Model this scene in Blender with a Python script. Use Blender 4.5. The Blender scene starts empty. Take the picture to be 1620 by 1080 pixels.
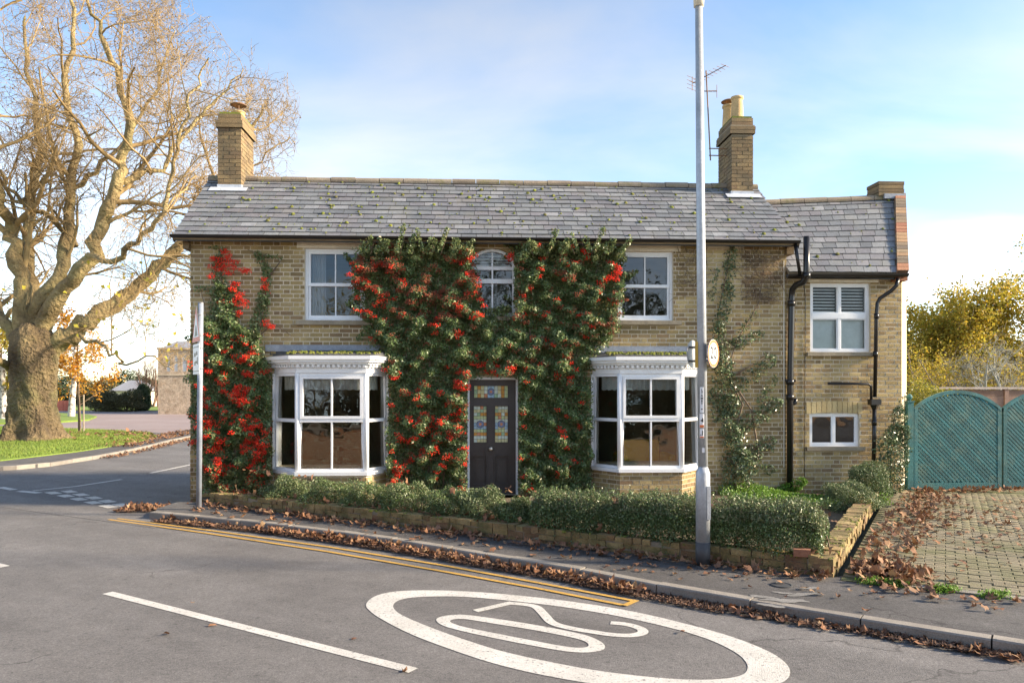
import bpy, math, random
import numpy as np
from mathutils import Vector, Matrix
random.seed(7)
RNG = np.random.default_rng(11)
R = math.radians
SC = bpy.context.scene
C = SC.collection

# ------------------------------------------------------------------ camera
F = 1200.0; PSI = math.atan(59/1200.0); D = 13.35; H = 2.0; V0 = 615.0
cam = bpy.data.cameras.new('camera'); co = bpy.data.objects.new('camera', cam); C.objects.link(co)
cam.sensor_width = 36; cam.lens = 36*F/1620; cam.shift_y = (V0-540)/1620
cam.clip_start = .05; cam.clip_end = 3000
co.location = (0, -D, H); co.rotation_euler = (R(90), 0, -PSI)
SC.camera = co
# ------------------------------------------------------------------ light
SUN_EL = 23.0; SUN_AZ = -8.0          # hazy sun standing to the right, almost in line with the house front
w = bpy.data.worlds.new('World'); SC.world = w; w.use_nodes = True
nt = w.node_tree; nt.nodes.clear()
def N(t, **k):
    n = nt.nodes.new(t)
    for a, b in k.items(): setattr(n, a, b)
    return n
sky = N('ShaderNodeTexSky', sky_type='NISHITA', sun_disc=False)
sky.sun_elevation = R(SUN_EL); sky.sun_rotation = R(90-SUN_AZ); sky.altitude = 20; sky.dust_density = .2; sky.air_density = 1.0; sky.ozone_density = 2.2
tc = N('ShaderNodeTexCoord'); sp = N('ShaderNodeSeparateXYZ'); nt.links.new(tc.outputs['Generated'], sp.inputs[0])
def math_(op, a, b=None):
    n = N('ShaderNodeMath', operation=op)
    for i, v in enumerate((a, b)):
        if v is None: continue
        if isinstance(v, (int, float)): n.inputs[i].default_value = v
        else: nt.links.new(v, n.inputs[i])
    return n.outputs[0]
den = math_('ADD', math_('MAXIMUM', sp.outputs[2], 0.0), .22)
cx = N('ShaderNodeCombineXYZ'); nt.links.new(math_('DIVIDE', sp.outputs[0], den), cx.inputs[0]); nt.links.new(math_('DIVIDE', sp.outputs[1], den), cx.inputs[1])
no = N('ShaderNodeTexNoise'); no.inputs['Scale'].default_value = 1.15; no.inputs['Detail'].default_value = 8; no.inputs['Roughness'].default_value = .52; no.inputs['Distortion'].default_value = .35
mp = N('ShaderNodeMapping'); mp.inputs['Location'].default_value = (3.1, 1.7, 0); mp.inputs['Scale'].default_value = (.8, 1.25, 1)
nt.links.new(cx.outputs[0], mp.inputs[0]); nt.links.new(mp.outputs[0], no.inputs['Vector'])
rp = N('ShaderNodeValToRGB'); rp.color_ramp.elements[0].position = .40; rp.color_ramp.elements[1].position = .74
rp.color_ramp.elements[0].color = (.02, .02, .02, 1); rp.color_ramp.elements[1].color = (.75, .75, .75, 1)
nt.links.new(no.outputs[0], rp.inputs[0])
mx = N('ShaderNodeMixRGB'); nt.links.new(rp.outputs[0], mx.inputs[0]); nt.links.new(sky.outputs[0], mx.inputs[1])
bw = N('ShaderNodeRGBToBW'); nt.links.new(sky.outputs[0], bw.inputs[0]); cc = N('ShaderNodeVectorMath', operation='SCALE'); cc.inputs[0].default_value = (1.55, 1.57, 1.64); nt.links.new(bw.outputs[0], cc.inputs['Scale'])
nt.links.new(cc.outputs[0], mx.inputs[2])
bg = N('ShaderNodeBackground'); bg.inputs[1].default_value = .12
nt.links.new(mx.outputs[0], bg.inputs[0]); wo = N('ShaderNodeOutputWorld'); nt.links.new(bg.outputs[0], wo.inputs[0])
sl = bpy.data.lights.new('sun', 'SUN'); sl.energy = 5.0; sl.angle = R(7); sl.color = (1, .82, .60)
so = bpy.data.objects.new('sun', sl); C.objects.link(so)
sd = Vector((math.cos(R(SUN_EL))*math.cos(R(SUN_AZ)), math.cos(R(SUN_EL))*math.sin(R(SUN_AZ)), math.sin(R(SUN_EL))))
so.rotation_euler = sd.to_track_quat('Z', 'Y').to_euler(); so.location = sd*60
vs = SC.view_settings; vs.view_transform = 'Standard'; vs.look = 'None'; vs.gamma = 1; vs.use_curve_mapping = False; vs.exposure = 1.4

# ------------------------------------------------------------------ pixel -> place (a pixel gives a direction, the plane it meets gives the distance)
CP, SP = math.cos(PSI), math.sin(PSI)
def ray(u, v):
    a = (u-810)/F; b = (V0-v)/F
    return (a*CP+SP, CP-a*SP, b)
def onY(u, v, Y=0.0):
    d = ray(u, v); t = (Y+D)/d[1]; return Vector((d[0]*t, Y, H+d[2]*t))
def onZ(u, v, Z=0.0):
    d = ray(u, v); t = (Z-H)/d[2]; return Vector((d[0]*t, -D+d[1]*t, Z))

# ------------------------------------------------------------------ materials
def mat(name, cols, noise=(3, .25), fine=(60, .15), rough=.8, bump=0, bscale=80, metal=0, rand=True, spec=.5, hue=None, trans=0, stain=None, bdist=.02):
    """cols: list of linear rgb picked per piece; noise/fine: (scale, amount) of world-space value variation"""
    m = bpy.data.materials.new(name); m.use_nodes = True; t = m.node_tree; t.nodes.clear(); L = t.links.new
    def n(ty, **k):
        x = t.nodes.new(ty)
        for a, b in k.items(): setattr(x, a, b)
        return x
    out = n('ShaderNodeOutputMaterial'); p = n('ShaderNodeBsdfPrincipled')
    p.inputs['Roughness'].default_value = rough; p.inputs['Metallic'].default_value = metal; p.inputs['Specular IOR Level'].default_value = spec
    g = n('ShaderNodeNewGeometry'); oi = n('ShaderNodeObjectInfo')
    r = n('ShaderNodeValToRGB'); cr = r.color_ramp; cr.interpolation = 'LINEAR'
    if len(cols) == 1: cols = [cols[0], cols[0]]
    while len(cr.elements) < len(cols): cr.elements.new(.5)
    for i, c in enumerate(cols):
        cr.elements[i].position = i/(len(cols)-1); cr.elements[i].color = (*c, 1)
    if rand:
        a = n('ShaderNodeMath', operation='ADD'); L(g.outputs['Random Per Island'], a.inputs[0]); L(oi.outputs['Random'], a.inputs[1])
        fr = n('ShaderNodeMath', operation='FRACT'); L(a.outputs[0], fr.inputs[0]); L(fr.outputs[0], r.inputs[0])
    else:
        nn = n('ShaderNodeTexNoise'); nn.inputs['Scale'].default_value = noise[0]*.6; nn.inputs['Detail'].default_value = 5; L(g.outputs['Position'], nn.inputs['Vector'])
        mr = n('ShaderNodeMapRange'); mr.inputs[1].default_value = .3; mr.inputs[2].default_value = .7; L(nn.outputs[0], mr.inputs[0]); L(mr.outputs[0], r.inputs[0])
    col = r.outputs[0]
    for (s, amt) in (noise, fine):
        if not amt: continue
        nn = n('ShaderNodeTexNoise'); nn.inputs['Scale'].default_value = s; nn.inputs['Detail'].default_value = 4; nn.inputs['Roughness'].default_value = .6; L(g.outputs['Position'], nn.inputs['Vector'])
        mr = n('ShaderNodeMapRange'); mr.inputs[1].default_value = .25; mr.inputs[2].default_value = .75; mr.inputs[3].default_value = 1-amt; mr.inputs[4].default_value = 1+amt; L(nn.outputs[0], mr.inputs[0])
        mm = n('ShaderNodeVectorMath', operation='SCALE'); L(col, mm.inputs[0]); L(mr.outputs[0], mm.inputs['Scale']); col = mm.outputs[0]
    if stain:            # (colour, scale, low, high, strength)
        nn = n('ShaderNodeTexNoise'); nn.inputs['Scale'].default_value = stain[1]; nn.inputs['Detail'].default_value = 7; nn.inputs['Roughness'].default_value = .65; L(g.outputs['Position'], nn.inputs['Vector'])
        mr = n('ShaderNodeMapRange'); mr.inputs[1].default_value = stain[2]; mr.inputs[2].default_value = stain[3]; mr.inputs[4].default_value = stain[4]; L(nn.outputs[0], mr.inputs[0])
        mc = n('ShaderNodeMixRGB'); L(mr.outputs[0], mc.inputs[0]); L(col, mc.inputs[1]); mc.inputs[2].default_value = (*stain[0], 1); col = mc.outputs[0]
    L(col, p.inputs['Base Color'])
    if bump:
        nn = n('ShaderNodeTexNoise'); nn.inputs['Scale'].default_value = bscale; nn.inputs['Detail'].default_value = 5; L(g.outputs['Position'], nn.inputs['Vector'])
        b = n('ShaderNodeBump'); b.inputs['Strength'].default_value = bump; b.inputs['Distance'].default_value = bdist; L(nn.outputs[0], b.inputs['Height']); L(b.outputs[0], p.inputs['Normal'])
    if trans:
        tr = n('ShaderNodeBsdfTranslucent'); L(col, tr.inputs[0]); ms = n('ShaderNodeMixShader'); ms.inputs[0].default_value = trans
        L(p.outputs[0], ms.inputs[1]); L(tr.outputs[0], ms.inputs[2]); L(ms.outputs[0], out.inputs[0])
    else: L(p.outputs[0], out.inputs[0])
    return m
def glass_mat(name, ior=1.9, tint=(.9, .93, .92), wave=.0):
    m = bpy.data.materials.new(name); m.use_nodes = True; t = m.node_tree; t.nodes.clear(); L = t.links.new
    out = t.nodes.new('ShaderNodeOutputMaterial'); gl = t.nodes.new('ShaderNodeBsdfGlossy'); gl.inputs['Roughness'].default_value = .01
    tr = t.nodes.new('ShaderNodeBsdfTransparent'); tr.inputs[0].default_value = (*tint, 1); fr = t.nodes.new('ShaderNodeFresnel'); fr.inputs[0].default_value = ior
    ms = t.nodes.new('ShaderNodeMixShader'); L(fr.outputs[0], ms.inputs[0]); L(tr.outputs[0], ms.inputs[1]); L(gl.outputs[0], ms.inputs[2]); L(ms.outputs[0], out.inputs[0])
    if wave:
        g = t.nodes.new('ShaderNodeNewGeometry'); nn = t.nodes.new('ShaderNodeTexNoise'); nn.inputs['Scale'].default_value = 3.0; nn.inputs['Detail'].default_value = 1; L(g.outputs['Position'], nn.inputs['Vector'])
        b = t.nodes.new('ShaderNodeBump'); b.inputs['Strength'].default_value = wave; b.inputs['Distance'].default_value = .02; L(nn.outputs[0], b.inputs['Height']); L(b.outputs[0], gl.inputs['Normal'])
    return m
M = {}
M['brick'] = mat('stock_brick', [(.18,.125,.06), (.34,.255,.11), (.42,.32,.145), (.36,.265,.115), (.25,.17,.08), (.44,.345,.165), (.22,.14,.075)], (1.1, .22), (45, .22), .9, .35, 120, stain=((.15,.11,.06), .9, .45, .72, .6))
M['brick_yellow'] = mat('yellow_infill_brick', [(.46,.36,.17), (.52,.42,.22), (.42,.32,.15)], (2, .15), (50, .2), .9, .3, 120)
M['brick_old'] = mat('mossy_wall_brick', [(.24,.155,.07), (.33,.235,.10), (.18,.10,.055), (.35,.26,.115), (.25,.17,.075)], (4, .3), (50, .3), .95, .6, 90, stain=((.11,.105,.035), 4.5, .42, .62, .8))
M['brick_grey'] = mat('weathered_chimney_brick', [(.16,.11,.06), (.22,.155,.08), (.28,.20,.10), (.19,.125,.07)], (2, .25), (50, .25), .95, .5, 100, stain=((.09,.085,.06), 1.6, .45, .65, .6))
M['brick_red'] = mat('red_mixed_brick', [(.26,.11,.065), (.33,.16,.09), (.26,.20,.125), (.14,.11,.085), (.34,.21,.115), (.20,.15,.10)], (2, .2), (50, .25), .9, .4, 100)
M['mortar'] = mat('lime_mortar', [(.50,.43,.31), (.62,.54,.41)], (2, .2), (60, .2), .95, .3, 150, rand=False)
M['mortar_dark'] = mat('sooty_mortar', [(.20,.17,.12), (.30,.25,.18)], (3, .2), (60, .2), .95, .3, 150, rand=False)
M['slate'] = mat('welsh_slate', [(.13,.14,.15), (.165,.175,.185), (.20,.21,.215), (.145,.15,.165), (.175,.17,.18), (.245,.255,.265)], (1.6, .2), (30, .25), .55, .25, 60, stain=((.20,.19,.15), 2.2, .52, .7, .45))
M['ridge'] = mat('clay_ridge_tile', [(.24,.19,.14), (.30,.25,.19), (.20,.16,.12)], (3, .3), (40, .25), .9, .4, 60, stain=((.14,.13,.04), 3, .5, .65, .7))
M['moss'] = mat('moss', [(.10,.13,.02), (.19,.21,.03), (.13,.12,.04)], (6, .3), (60, .3), 1, .6, 100)
M['lead_dark'] = mat('weathered_lead_roof', [(.06,.063,.068), (.09,.093,.098)], (4, .25), (30, .2), .7, .2, 20, rand=False)
M['lead'] = mat('lead_sheet', [(.25,.28,.33)], (4, .25), (30, .15), .5, .2, 20, rand=False)
M['lead_new'] = mat('bright_lead_flashing', [(.50,.54,.60)], (5, .2), (30, .1), .4, .1, 20, rand=False)
M['white'] = mat('white_window_paint', [(.78,.80,.82)], (4, .05), (40, .04), .35, 0, rand=False)
M['cream'] = mat('cream_stone_lintel', [(.68,.62,.50), (.76,.70,.58)], (4, .15), (60, .12), .9, .2, 80, rand=False)
M['sill'] = mat('stained_stone_sill', [(.22,.19,.14), (.30,.26,.19)], (5, .25), (60, .2), .95, .3, 80, rand=False)
M['black'] = mat('black_gutter_paint', [(.013,.012,.012)], (5, .3), (40, .2), .3, 0, rand=False)
M['door'] = mat('charcoal_door_paint', [(.050,.044,.044)], (5, .15), (60, .08), .4, .05, 40, rand=False)
M['render'] = mat('cream_wall_render', [(.62,.52,.37), (.72,.62,.45)], (1.2, .12), (40, .08), .9, .2, 60, rand=False)
M['inside'] = mat('inside_plaster', [(.38,.31,.23)], (2, .1), (40, 0), .9, 0, rand=False)
M['floor'] = mat('inside_boards', [(.20,.12,.07)], (2, .2), (40, 0), .6, 0, rand=False)
M['glass'] = glass_mat('window_glass', 2.0, wave=.22)
M['glass_clear'] = glass_mat('clear_window_glass', 1.42)
M['room_shade'] = mat('painted_room_shade', [(.05,.042,.035)], (2, .1), (40, 0), .9, rand=False)  # shade of the room behind the wing windows, painted as near-black wall colour
M['lace'] = mat('white_lace', [(.88,.88,.84)], (20, .1), (90, .15), .9, 0, rand=False, trans=.3)
M['frost'] = mat('frosted_pane', [(.42,.52,.56), (.50,.58,.61)], (4, .15), (20, .05), .25, 0, rand=False)
M['knob'] = mat('pale_brass_knob', [(.72,.66,.58)], (9, .05), (40, 0), .3, 0, metal=.7, rand=False)
M['clay'] = mat('buff_clay_pot', [(.48,.33,.15), (.56,.40,.20)], (5, .2), (40, .15), .85, .2, 60, rand=False)
M['rust'] = mat('rusty_cowl', [(.17,.10,.055), (.28,.15,.08)], (12, .3), (60, .2), .8, .2, 60, rand=False)
M['galv'] = mat('galvanised_steel', [(.36,.39,.42), (.47,.50,.53)], (6, .18), (40, .12), .5, .05, 40, metal=.35, rand=False)
M['pole_grey'] = mat('blue_grey_pole', [(.20,.235,.29), (.25,.28,.33)], (6, .18), (40, .12), .6, .05, 40, rand=False)
M['galv_dark'] = mat('dark_post_foot', [(.06,.062,.065)], (8, .2), (40, .1), .6, 0, rand=False)
M['alu'] = mat('grey_aluminium', [(.30,.31,.33)], (10, .15), (60, .1), .45, 0, metal=.5, rand=False)
M['sign_white'] = mat('sign_white', [(.80,.80,.80)], (9, .04), (60, .03), .4, 0, rand=False)
M['sign_red'] = mat('sign_red', [(.62,.055,.03)], (9, .06), (60, .03), .4, 0, rand=False)
M['sign_orange'] = mat('faded_sign_ring', [(.74,.17,.04)], (9, .1), (60, .03), .4, 0, rand=False)
M['sign_black'] = mat('sign_black', [(.015,.015,.016)], (9, .05), (60, 0), .4, 0, rand=False)
M['sign_yellow'] = mat('yellow_strap', [(.65,.40,.06)], (9, .1), (60, .05), .5, 0, rand=False)
def asphalt(name, lo, hi, tracks, dirt):
    m = bpy.data.materials.new(name); m.use_nodes = True; t = m.node_tree; t.nodes.clear(); L = t.links.new
    def n(ty, **k):
        x = t.nodes.new(ty)
        for a, b in k.items(): setattr(x, a, b)
        return x
    out = n('ShaderNodeOutputMaterial'); p = n('ShaderNodeBsdfPrincipled'); p.inputs['Roughness'].default_value = .8; g = n('ShaderNodeNewGeometry')
    rot = n('ShaderNodeMapping', vector_type='POINT'); rot.inputs['Rotation'].default_value = (0, 0, math.atan2(.572, .820)); L(g.outputs['Position'], rot.inputs[0])   # x runs along the road
    def noise(sc, det=4, ro=.6, st=None):
        x = n('ShaderNodeTexNoise'); x.inputs['Scale'].default_value = sc; x.inputs['Detail'].default_value = det; x.inputs['Roughness'].default_value = ro
        if st: mpn = n('ShaderNodeMapping'); mpn.inputs['Scale'].default_value = st; L(rot.outputs[0], mpn.inputs[0]); L(mpn.outputs[0], x.inputs['Vector'])
        else: L(g.outputs['Position'], x.inputs['Vector'])
        return x.outputs[0]
    def rng(v, a, b, c, d): x = n('ShaderNodeMapRange'); L(v, x.inputs[0]); x.inputs[1].default_value, x.inputs[2].default_value, x.inputs[3].default_value, x.inputs[4].default_value = a, b, c, d; return x.outputs[0]
    def mul(a, b): x = n('ShaderNodeMath', operation='MULTIPLY'); L(a, x.inputs[0]); L(b, x.inputs[1]); return x.outputs[0]
    fac = rng(noise(90, 3, .8), .3, .7, .55, 1.45)
    fac = mul(fac, rng(noise(28, 4, .8), .3, .7, .68, 1.32)); fac = mul(fac, rng(noise(5, 5, .7), .3, .7, .86, 1.14)); fac = mul(fac, rng(noise(1.0, 4, .6, (.25, 1.6, 1)), .3, .7, .84, 1.14))
    vo = n('ShaderNodeTexVoronoi'); vo.inputs['Scale'].default_value = 55; L(g.outputs['Position'], vo.inputs['Vector']); fac = mul(fac, rng(vo.outputs['Distance'], .0, .5, 1.16, .86))
    fac = mul(fac, rng(noise(14, 2, .5), .66, .70, 1, .62))
    # cracks
    nz = n('ShaderNodeTexNoise'); nz.inputs['Scale'].default_value = 2.2; nz.inputs['Detail'].default_value = 5; L(rot.outputs[0], nz.inputs['Vector']); ad = n('ShaderNodeVectorMath', operation='ADD'); sc_ = n('ShaderNodeVectorMath', operation='SCALE'); sc_.inputs['Scale'].default_value = .55; L(nz.outputs['Color'], sc_.inputs[0]); L(rot.outputs[0], ad.inputs[0]); L(sc_.outputs[0], ad.inputs[1])
    vc = n('ShaderNodeTexVoronoi', feature='DISTANCE_TO_EDGE'); vc.inputs['Scale'].default_value = .42; L(ad.outputs[0], vc.inputs['Vector'])
    cr = rng(vc.outputs['Distance'], .002, .006, .55, 1); cm = rng(noise(.35, 2), .5, .58, 0, 1); mixn = n('ShaderNodeMix'); mixn.data_type = 'FLOAT'; L(cm, mixn.inputs[0]); mixn.inputs[2].default_value = 1; L(cr, mixn.inputs[3]); fac = mul(fac, mixn.outputs[0])
    if tracks:
        sx = n('ShaderNodeSeparateXYZ'); L(rot.outputs[0], sx.inputs[0]); wv = n('ShaderNodeMath', operation='SINE'); ml = n('ShaderNodeMath', operation='MULTIPLY'); ml.inputs[1].default_value = 3.9; L(sx.outputs[1], ml.inputs[0]); L(ml.outputs[0], wv.inputs[0]); fac = mul(fac, rng(wv.outputs[0], -1, 1, .93, 1.07))
    r = n('ShaderNodeMixRGB'); L(rng(noise(.7, 5), .35, .65, 0, 1), r.inputs[0]); r.inputs[1].default_value = (*lo, 1); r.inputs[2].default_value = (*hi, 1)
    vm = n('ShaderNodeVectorMath', operation='SCALE'); L(r.outputs[0], vm.inputs[0]); L(fac, vm.inputs['Scale']); L(vm.outputs[0], p.inputs['Base Color'])
    b = n('ShaderNodeBump'); b.inputs['Strength'].default_value = .8; b.inputs['Distance'].default_value = .012; L(noise(110, 4, .8), b.inputs['Height']); L(b.outputs[0], p.inputs['Normal']); L(p.outputs[0], out.inputs[0]); return m
M['asphalt'] = asphalt('worn_asphalt', (.145,.139,.136), (.185,.178,.174), True, 0)
M['asphalt_p'] = asphalt('pavement_asphalt', (.088,.084,.082), (.125,.119,.115), False, 0)
M['pink'] = mat('pinkish_road_dressing', [(.24,.185,.175), (.29,.235,.225)], (.3, .12), (60, .2), .9, .3, 100, rand=False)
M['kerb'] = mat('concrete_kerb', [(.22,.20,.175), (.28,.255,.22), (.25,.23,.20)], (3, .25), (90, .25), .9, .5, 120)
M['patch'] = mat('pale_concrete_patch', [(.20,.195,.185)], (3, .25), (90, .25), .9, .5, 120, rand=False)
def paint_mat(name, c, under):
    m = mat(name, [c, (c[0]*.86, c[1]*.85, c[2]*.82)], (3.5, .12), (70, .2), .7, .6, 160, rand=False, stain=(under, 34, .56, .66, .85)); return m
M['paint'] = paint_mat('road_paint_white', (.62,.61,.58), (.15,.14,.14))
M['paint_y'] = paint_mat('road_paint_yellow', (.60,.36,.075), (.16,.12,.09))
M['paver'] = mat('mossy_block_paver', [(.18,.155,.10), (.22,.185,.12), (.25,.215,.14), (.17,.15,.105)], (1.2, .22), (70, .25), .9, .5, 110, stain=((.12,.13,.045), 1.4, .42, .66, .7))
M['joint'] = mat('mossy_joint_sand', [(.10,.095,.05), (.10,.13,.035)], (3, .3), (60, .3), 1, .3, 100, rand=False)
M['soil'] = mat('garden_soil', [(.09,.065,.04), (.13,.10,.06)], (3, .3), (40, .3), 1, .6, 60, rand=False)
M['turf'] = mat('lawn_turf', [(.12,.19,.025), (.18,.25,.035)], (.7, .2), (30, .3), 1, .5, 60, rand=False)
M['ground'] = mat('rough_ground', [(.10,.11,.05), (.15,.13,.08)], (.1, .2), (3, .2), 1, .3, 20, rand=False)
M['blade'] = mat('grass_blade', [(.14,.23,.03), (.20,.29,.04), (.25,.30,.06), (.16,.21,.035)], (.7, .25), (10, 0), .7, trans=.3)
M['leaf_fire'] = mat('firethorn_leaf', [(.06,.105,.034), (.095,.16,.05), (.13,.205,.065), (.175,.245,.095), (.085,.13,.045), (.25,.28,.14)], (2.2, .3), (30, 0), .42, trans=.15)
M['leaf_pale'] = mat('young_firethorn_leaf', [(.17,.22,.075), (.23,.27,.10), (.28,.30,.13)], (3, .2), (30, 0), .5, trans=.25)
M['leaf_lite'] = mat('lighter_leaf', [(.16,.22,.09), (.22,.27,.13), (.13,.18,.06), (.24,.22,.10), (.19,.13,.06)], (3, .2), (30, 0), .4, trans=.2)
M['leaf_climb'] = mat('dark_climber_leaf', [(.045,.075,.033), (.075,.12,.052), (.11,.165,.075), (.20,.245,.13)], (3, .25), (30, 0), .35, trans=.1)
M['leaf_hedge'] = mat('hedge_leaf', [(.055,.10,.032), (.09,.155,.046), (.125,.195,.064), (.20,.25,.115), (.075,.125,.042)], (2.5, .25), (30, 0), .4, trans=.12)
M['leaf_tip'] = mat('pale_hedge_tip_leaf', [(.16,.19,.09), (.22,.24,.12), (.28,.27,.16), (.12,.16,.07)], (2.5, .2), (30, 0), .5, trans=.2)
M['leaf_bush'] = mat('greygreen_bush_leaf', [(.07,.115,.042), (.11,.165,.062), (.15,.205,.085), (.21,.25,.125)], (2.5, .25), (30, 0), .5, trans=.15)
M['weed'] = mat('bright_weed_leaf', [(.09,.19,.02), (.14,.27,.03), (.19,.32,.05)], (3, .2), (30, 0), .6, trans=.3)
M['berry'] = mat('red_berry', [(.70,.018,.010), (.85,.03,.012), (.80,.06,.015), (.60,.018,.014)], (8, .15), (60, 0), .3)
M['berry_brown'] = mat('withered_berry', [(.22,.06,.03), (.32,.075,.03), (.17,.06,.035)], (8, .2), (60, 0), .6)
M['stem'] = mat('woody_stem', [(.13,.095,.065), (.19,.14,.10)], (6, .3), (60, .2), .95, .3, 60, rand=False)
M['twig'] = mat('bare_twig', [(.24,.19,.145), (.31,.26,.20)], (6, .2), (60, .1), .95)
M['bark'] = mat('plane_bark', [(.085,.06,.038), (.19,.14,.075), (.28,.21,.105)], (1.6, .3), (9, .4), .95, 1.0, 9, rand=False, stain=((.19,.19,.07), .9, .5, .68, .6), bdist=.22)
M['limb'] = mat('plane_limb_bark', [(.17,.12,.06), (.33,.25,.12), (.40,.32,.15)], (1.3, .3), (7, .35), .95, 1.0, 8, rand=False, stain=((.26,.25,.10), .9, .5, .68, .6), bdist=.16)
M['plane_twig'] = mat('plane_twig', [(.25,.17,.08), (.37,.265,.12)], (1, .2), (9, .15), .95)
M['leaf_plane'] = mat('yellow_plane_leaf', [(.50,.42,.04), (.62,.52,.06), (.38,.36,.06)], (3, .15), (30, 0), .6, trans=.4)
M['ball'] = mat('plane_seed_ball', [(.12,.085,.055), (.17,.12,.07)], (3, .15), (30, 0), .9)
M['leaf_orange'] = mat('orange_autumn_leaf', [(.55,.22,.02), (.62,.31,.03), (.66,.40,.05), (.45,.17,.02)], (2, .15), (30, 0), .6, trans=.4)
M['leaf_yg'] = mat('yellowgreen_autumn_leaf', [(.34,.30,.035), (.44,.36,.04), (.50,.34,.04), (.28,.28,.04), (.40,.24,.04)], (.6, .25), (30, 0), .6, trans=.5)
M['leaf_gold'] = mat('golden_variegated_leaf', [(.10,.13,.02), (.16,.18,.03), (.45,.40,.06), (.13,.15,.03)], (4, .2), (30, 0), .5, trans=.3)
M['leaf_dark'] = mat('dark_evergreen_leaf', [(.028,.05,.02), (.045,.075,.03), (.06,.095,.035)], (1, .25), (30, 0), .6, trans=.15)
M['leaf_olive'] = mat('olive_bush_leaf', [(.075,.075,.03), (.10,.095,.04), (.13,.12,.055)], (1, .25), (30, 0), .7, trans=.2)
M['lichen'] = mat('lichen_grey_twig', [(.36,.36,.31), (.45,.45,.40), (.30,.30,.24)], (3, .2), (40, .1), .95)
M['brown_twig'] = mat('brown_beech_twig', [(.16,.10,.07), (.22,.14,.10)], (1, .2), (9, .1), .95)
M['dead'] = mat('fallen_plane_leaf', [(.20,.095,.05), (.28,.135,.065), (.15,.075,.045), (.32,.18,.09), (.19,.09,.055), (.36,.24,.13)], (3, .2), (50, .15), .8, trans=.1)
M['litter'] = mat('rotted_leaf_litter', [(.09,.05,.034), (.14,.075,.046), (.07,.045,.034), (.19,.105,.06)], (3, .25), (50, .2), .95)
M['teal'] = mat('teal_gate_paint', [(.016,.115,.13), (.026,.155,.17), (.013,.09,.10), (.02,.13,.135)], (3, .25), (40, .25), .7, .3, 60, stain=((.12,.19,.15), 4, .52, .68, .6))
M['fence'] = mat('weathered_fence_board', [(.22,.135,.10), (.28,.18,.14), (.25,.16,.12)], (3, .2), (40, .2), .9, .2, 60)
M['fence_top'] = mat('bleached_fence_cap', [(.42,.36,.33)], (3, .2), (40, .2), .9, rand=False)
M['red_wall'] = mat('far_red_fence', [(.27,.08,.06), (.32,.11,.08)], (1, .2), (9, .1), .9)
M['far_brick'] = mat('far_gault_brick', [(.34,.25,.17), (.48,.38,.28), (.42,.31,.21)], (2.5, .2), (9, .35), .9, .3, 12, rand=False, bdist=.1)
M['far_pane_sky'] = mat('far_pane_sky_white', [(.62,.66,.70)], (2, .15), (20, 0), .2, rand=False)  # opaque panes: the sky's white reflection is painted into the base colour
M['far_roof'] = mat('far_slate_roof', [(.24,.25,.28)], (.7, .2), (9, .15), .8, rand=False)
M['birch'] = mat('birch_bark', [(.62,.58,.54), (.52,.47,.43)], (3, .2), (40, .2), .9, rand=False, stain=((.05,.04,.035), 5, .5, .6, .9))
M['yellow_cloth'] = mat('mustard_upholstery', [(.62,.40,.02)], (3, .1), (60, .1), .9, rand=False)
M['curtain'] = mat('white_curtain', [(.70,.70,.72)], (3, .08), (60, .05), .9, rand=False, trans=.2)
GL = [(.50,.24,.04), (.26,.42,.26), (.50,.48,.26), (.26,.42,.55), (.12,.17,.30), (.48,.58,.52), (.48,.20,.10), (.40,.50,.26)]
for i, c in enumerate(GL): M['sg%d' % i] = mat('stained_glass_%d' % i, [c, (c[0]*1.2+.05, c[1]*1.2+.05, c[2]*1.2+.05)], (30, .2), (60, 0), .15, .1, 60, rand=False)
M['leadcame'] = mat('lead_came', [(.05,.05,.055)], (30, .1), (60, 0), .5, 0, rand=False)

# ------------------------------------------------------------------ object helpers
def link(o, parent=None):
    C.objects.link(o)
    if parent is not None: o.parent = parent
    return o
def origin(o):
    v = Vector((0, 0, 0))
    while o is not None: v += o.location; o = o.parent
    return v
def tag(o, label=None, cat=None, group=None, kind=None):
    if label: o['label'] = label
    if cat: o['category'] = cat
    if group: o['group'] = group
    if kind: o['kind'] = kind
    return o
def thing(name, label, cat, loc=(0,0,0), group=None):
    o = bpy.data.objects.new(name, None); o.empty_display_size = .2; C.objects.link(o); o.location = loc
    return tag(o, label, cat, group)
def mesh_obj(name, verts, faces, m, parent=None, smooth=False):
    """verts in world coordinates; the object sits at its parent's origin"""
    off = origin(parent) if parent is not None else Vector((0,0,0))
    me = bpy.data.meshes.new(name)
    if isinstance(verts, np.ndarray):
        v = (verts - np.array(off)).astype(np.float32); nf, k = faces.shape
        me.vertices.add(len(v)); me.vertices.foreach_set('co', v.ravel())
        me.loops.add(nf*k); me.loops.foreach_set('vertex_index', faces.astype(np.int32).ravel())
        me.polygons.add(nf); me.polygons.foreach_set('loop_start', np.arange(0, nf*k, k, dtype=np.int32)); me.polygons.foreach_set('loop_total', np.full(nf, k, dtype=np.int32))
        me.update(calc_edges=True)
    else:
        me.from_pydata([tuple(Vector(a)-off) for a in verts], [], faces); me.update()
    if smooth: me.polygons.foreach_set('use_smooth', [True]*len(me.polygons))
    me.materials.append(M[m] if isinstance(m, str) else m)
    return link(bpy.data.objects.new(name, me), parent)
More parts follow.
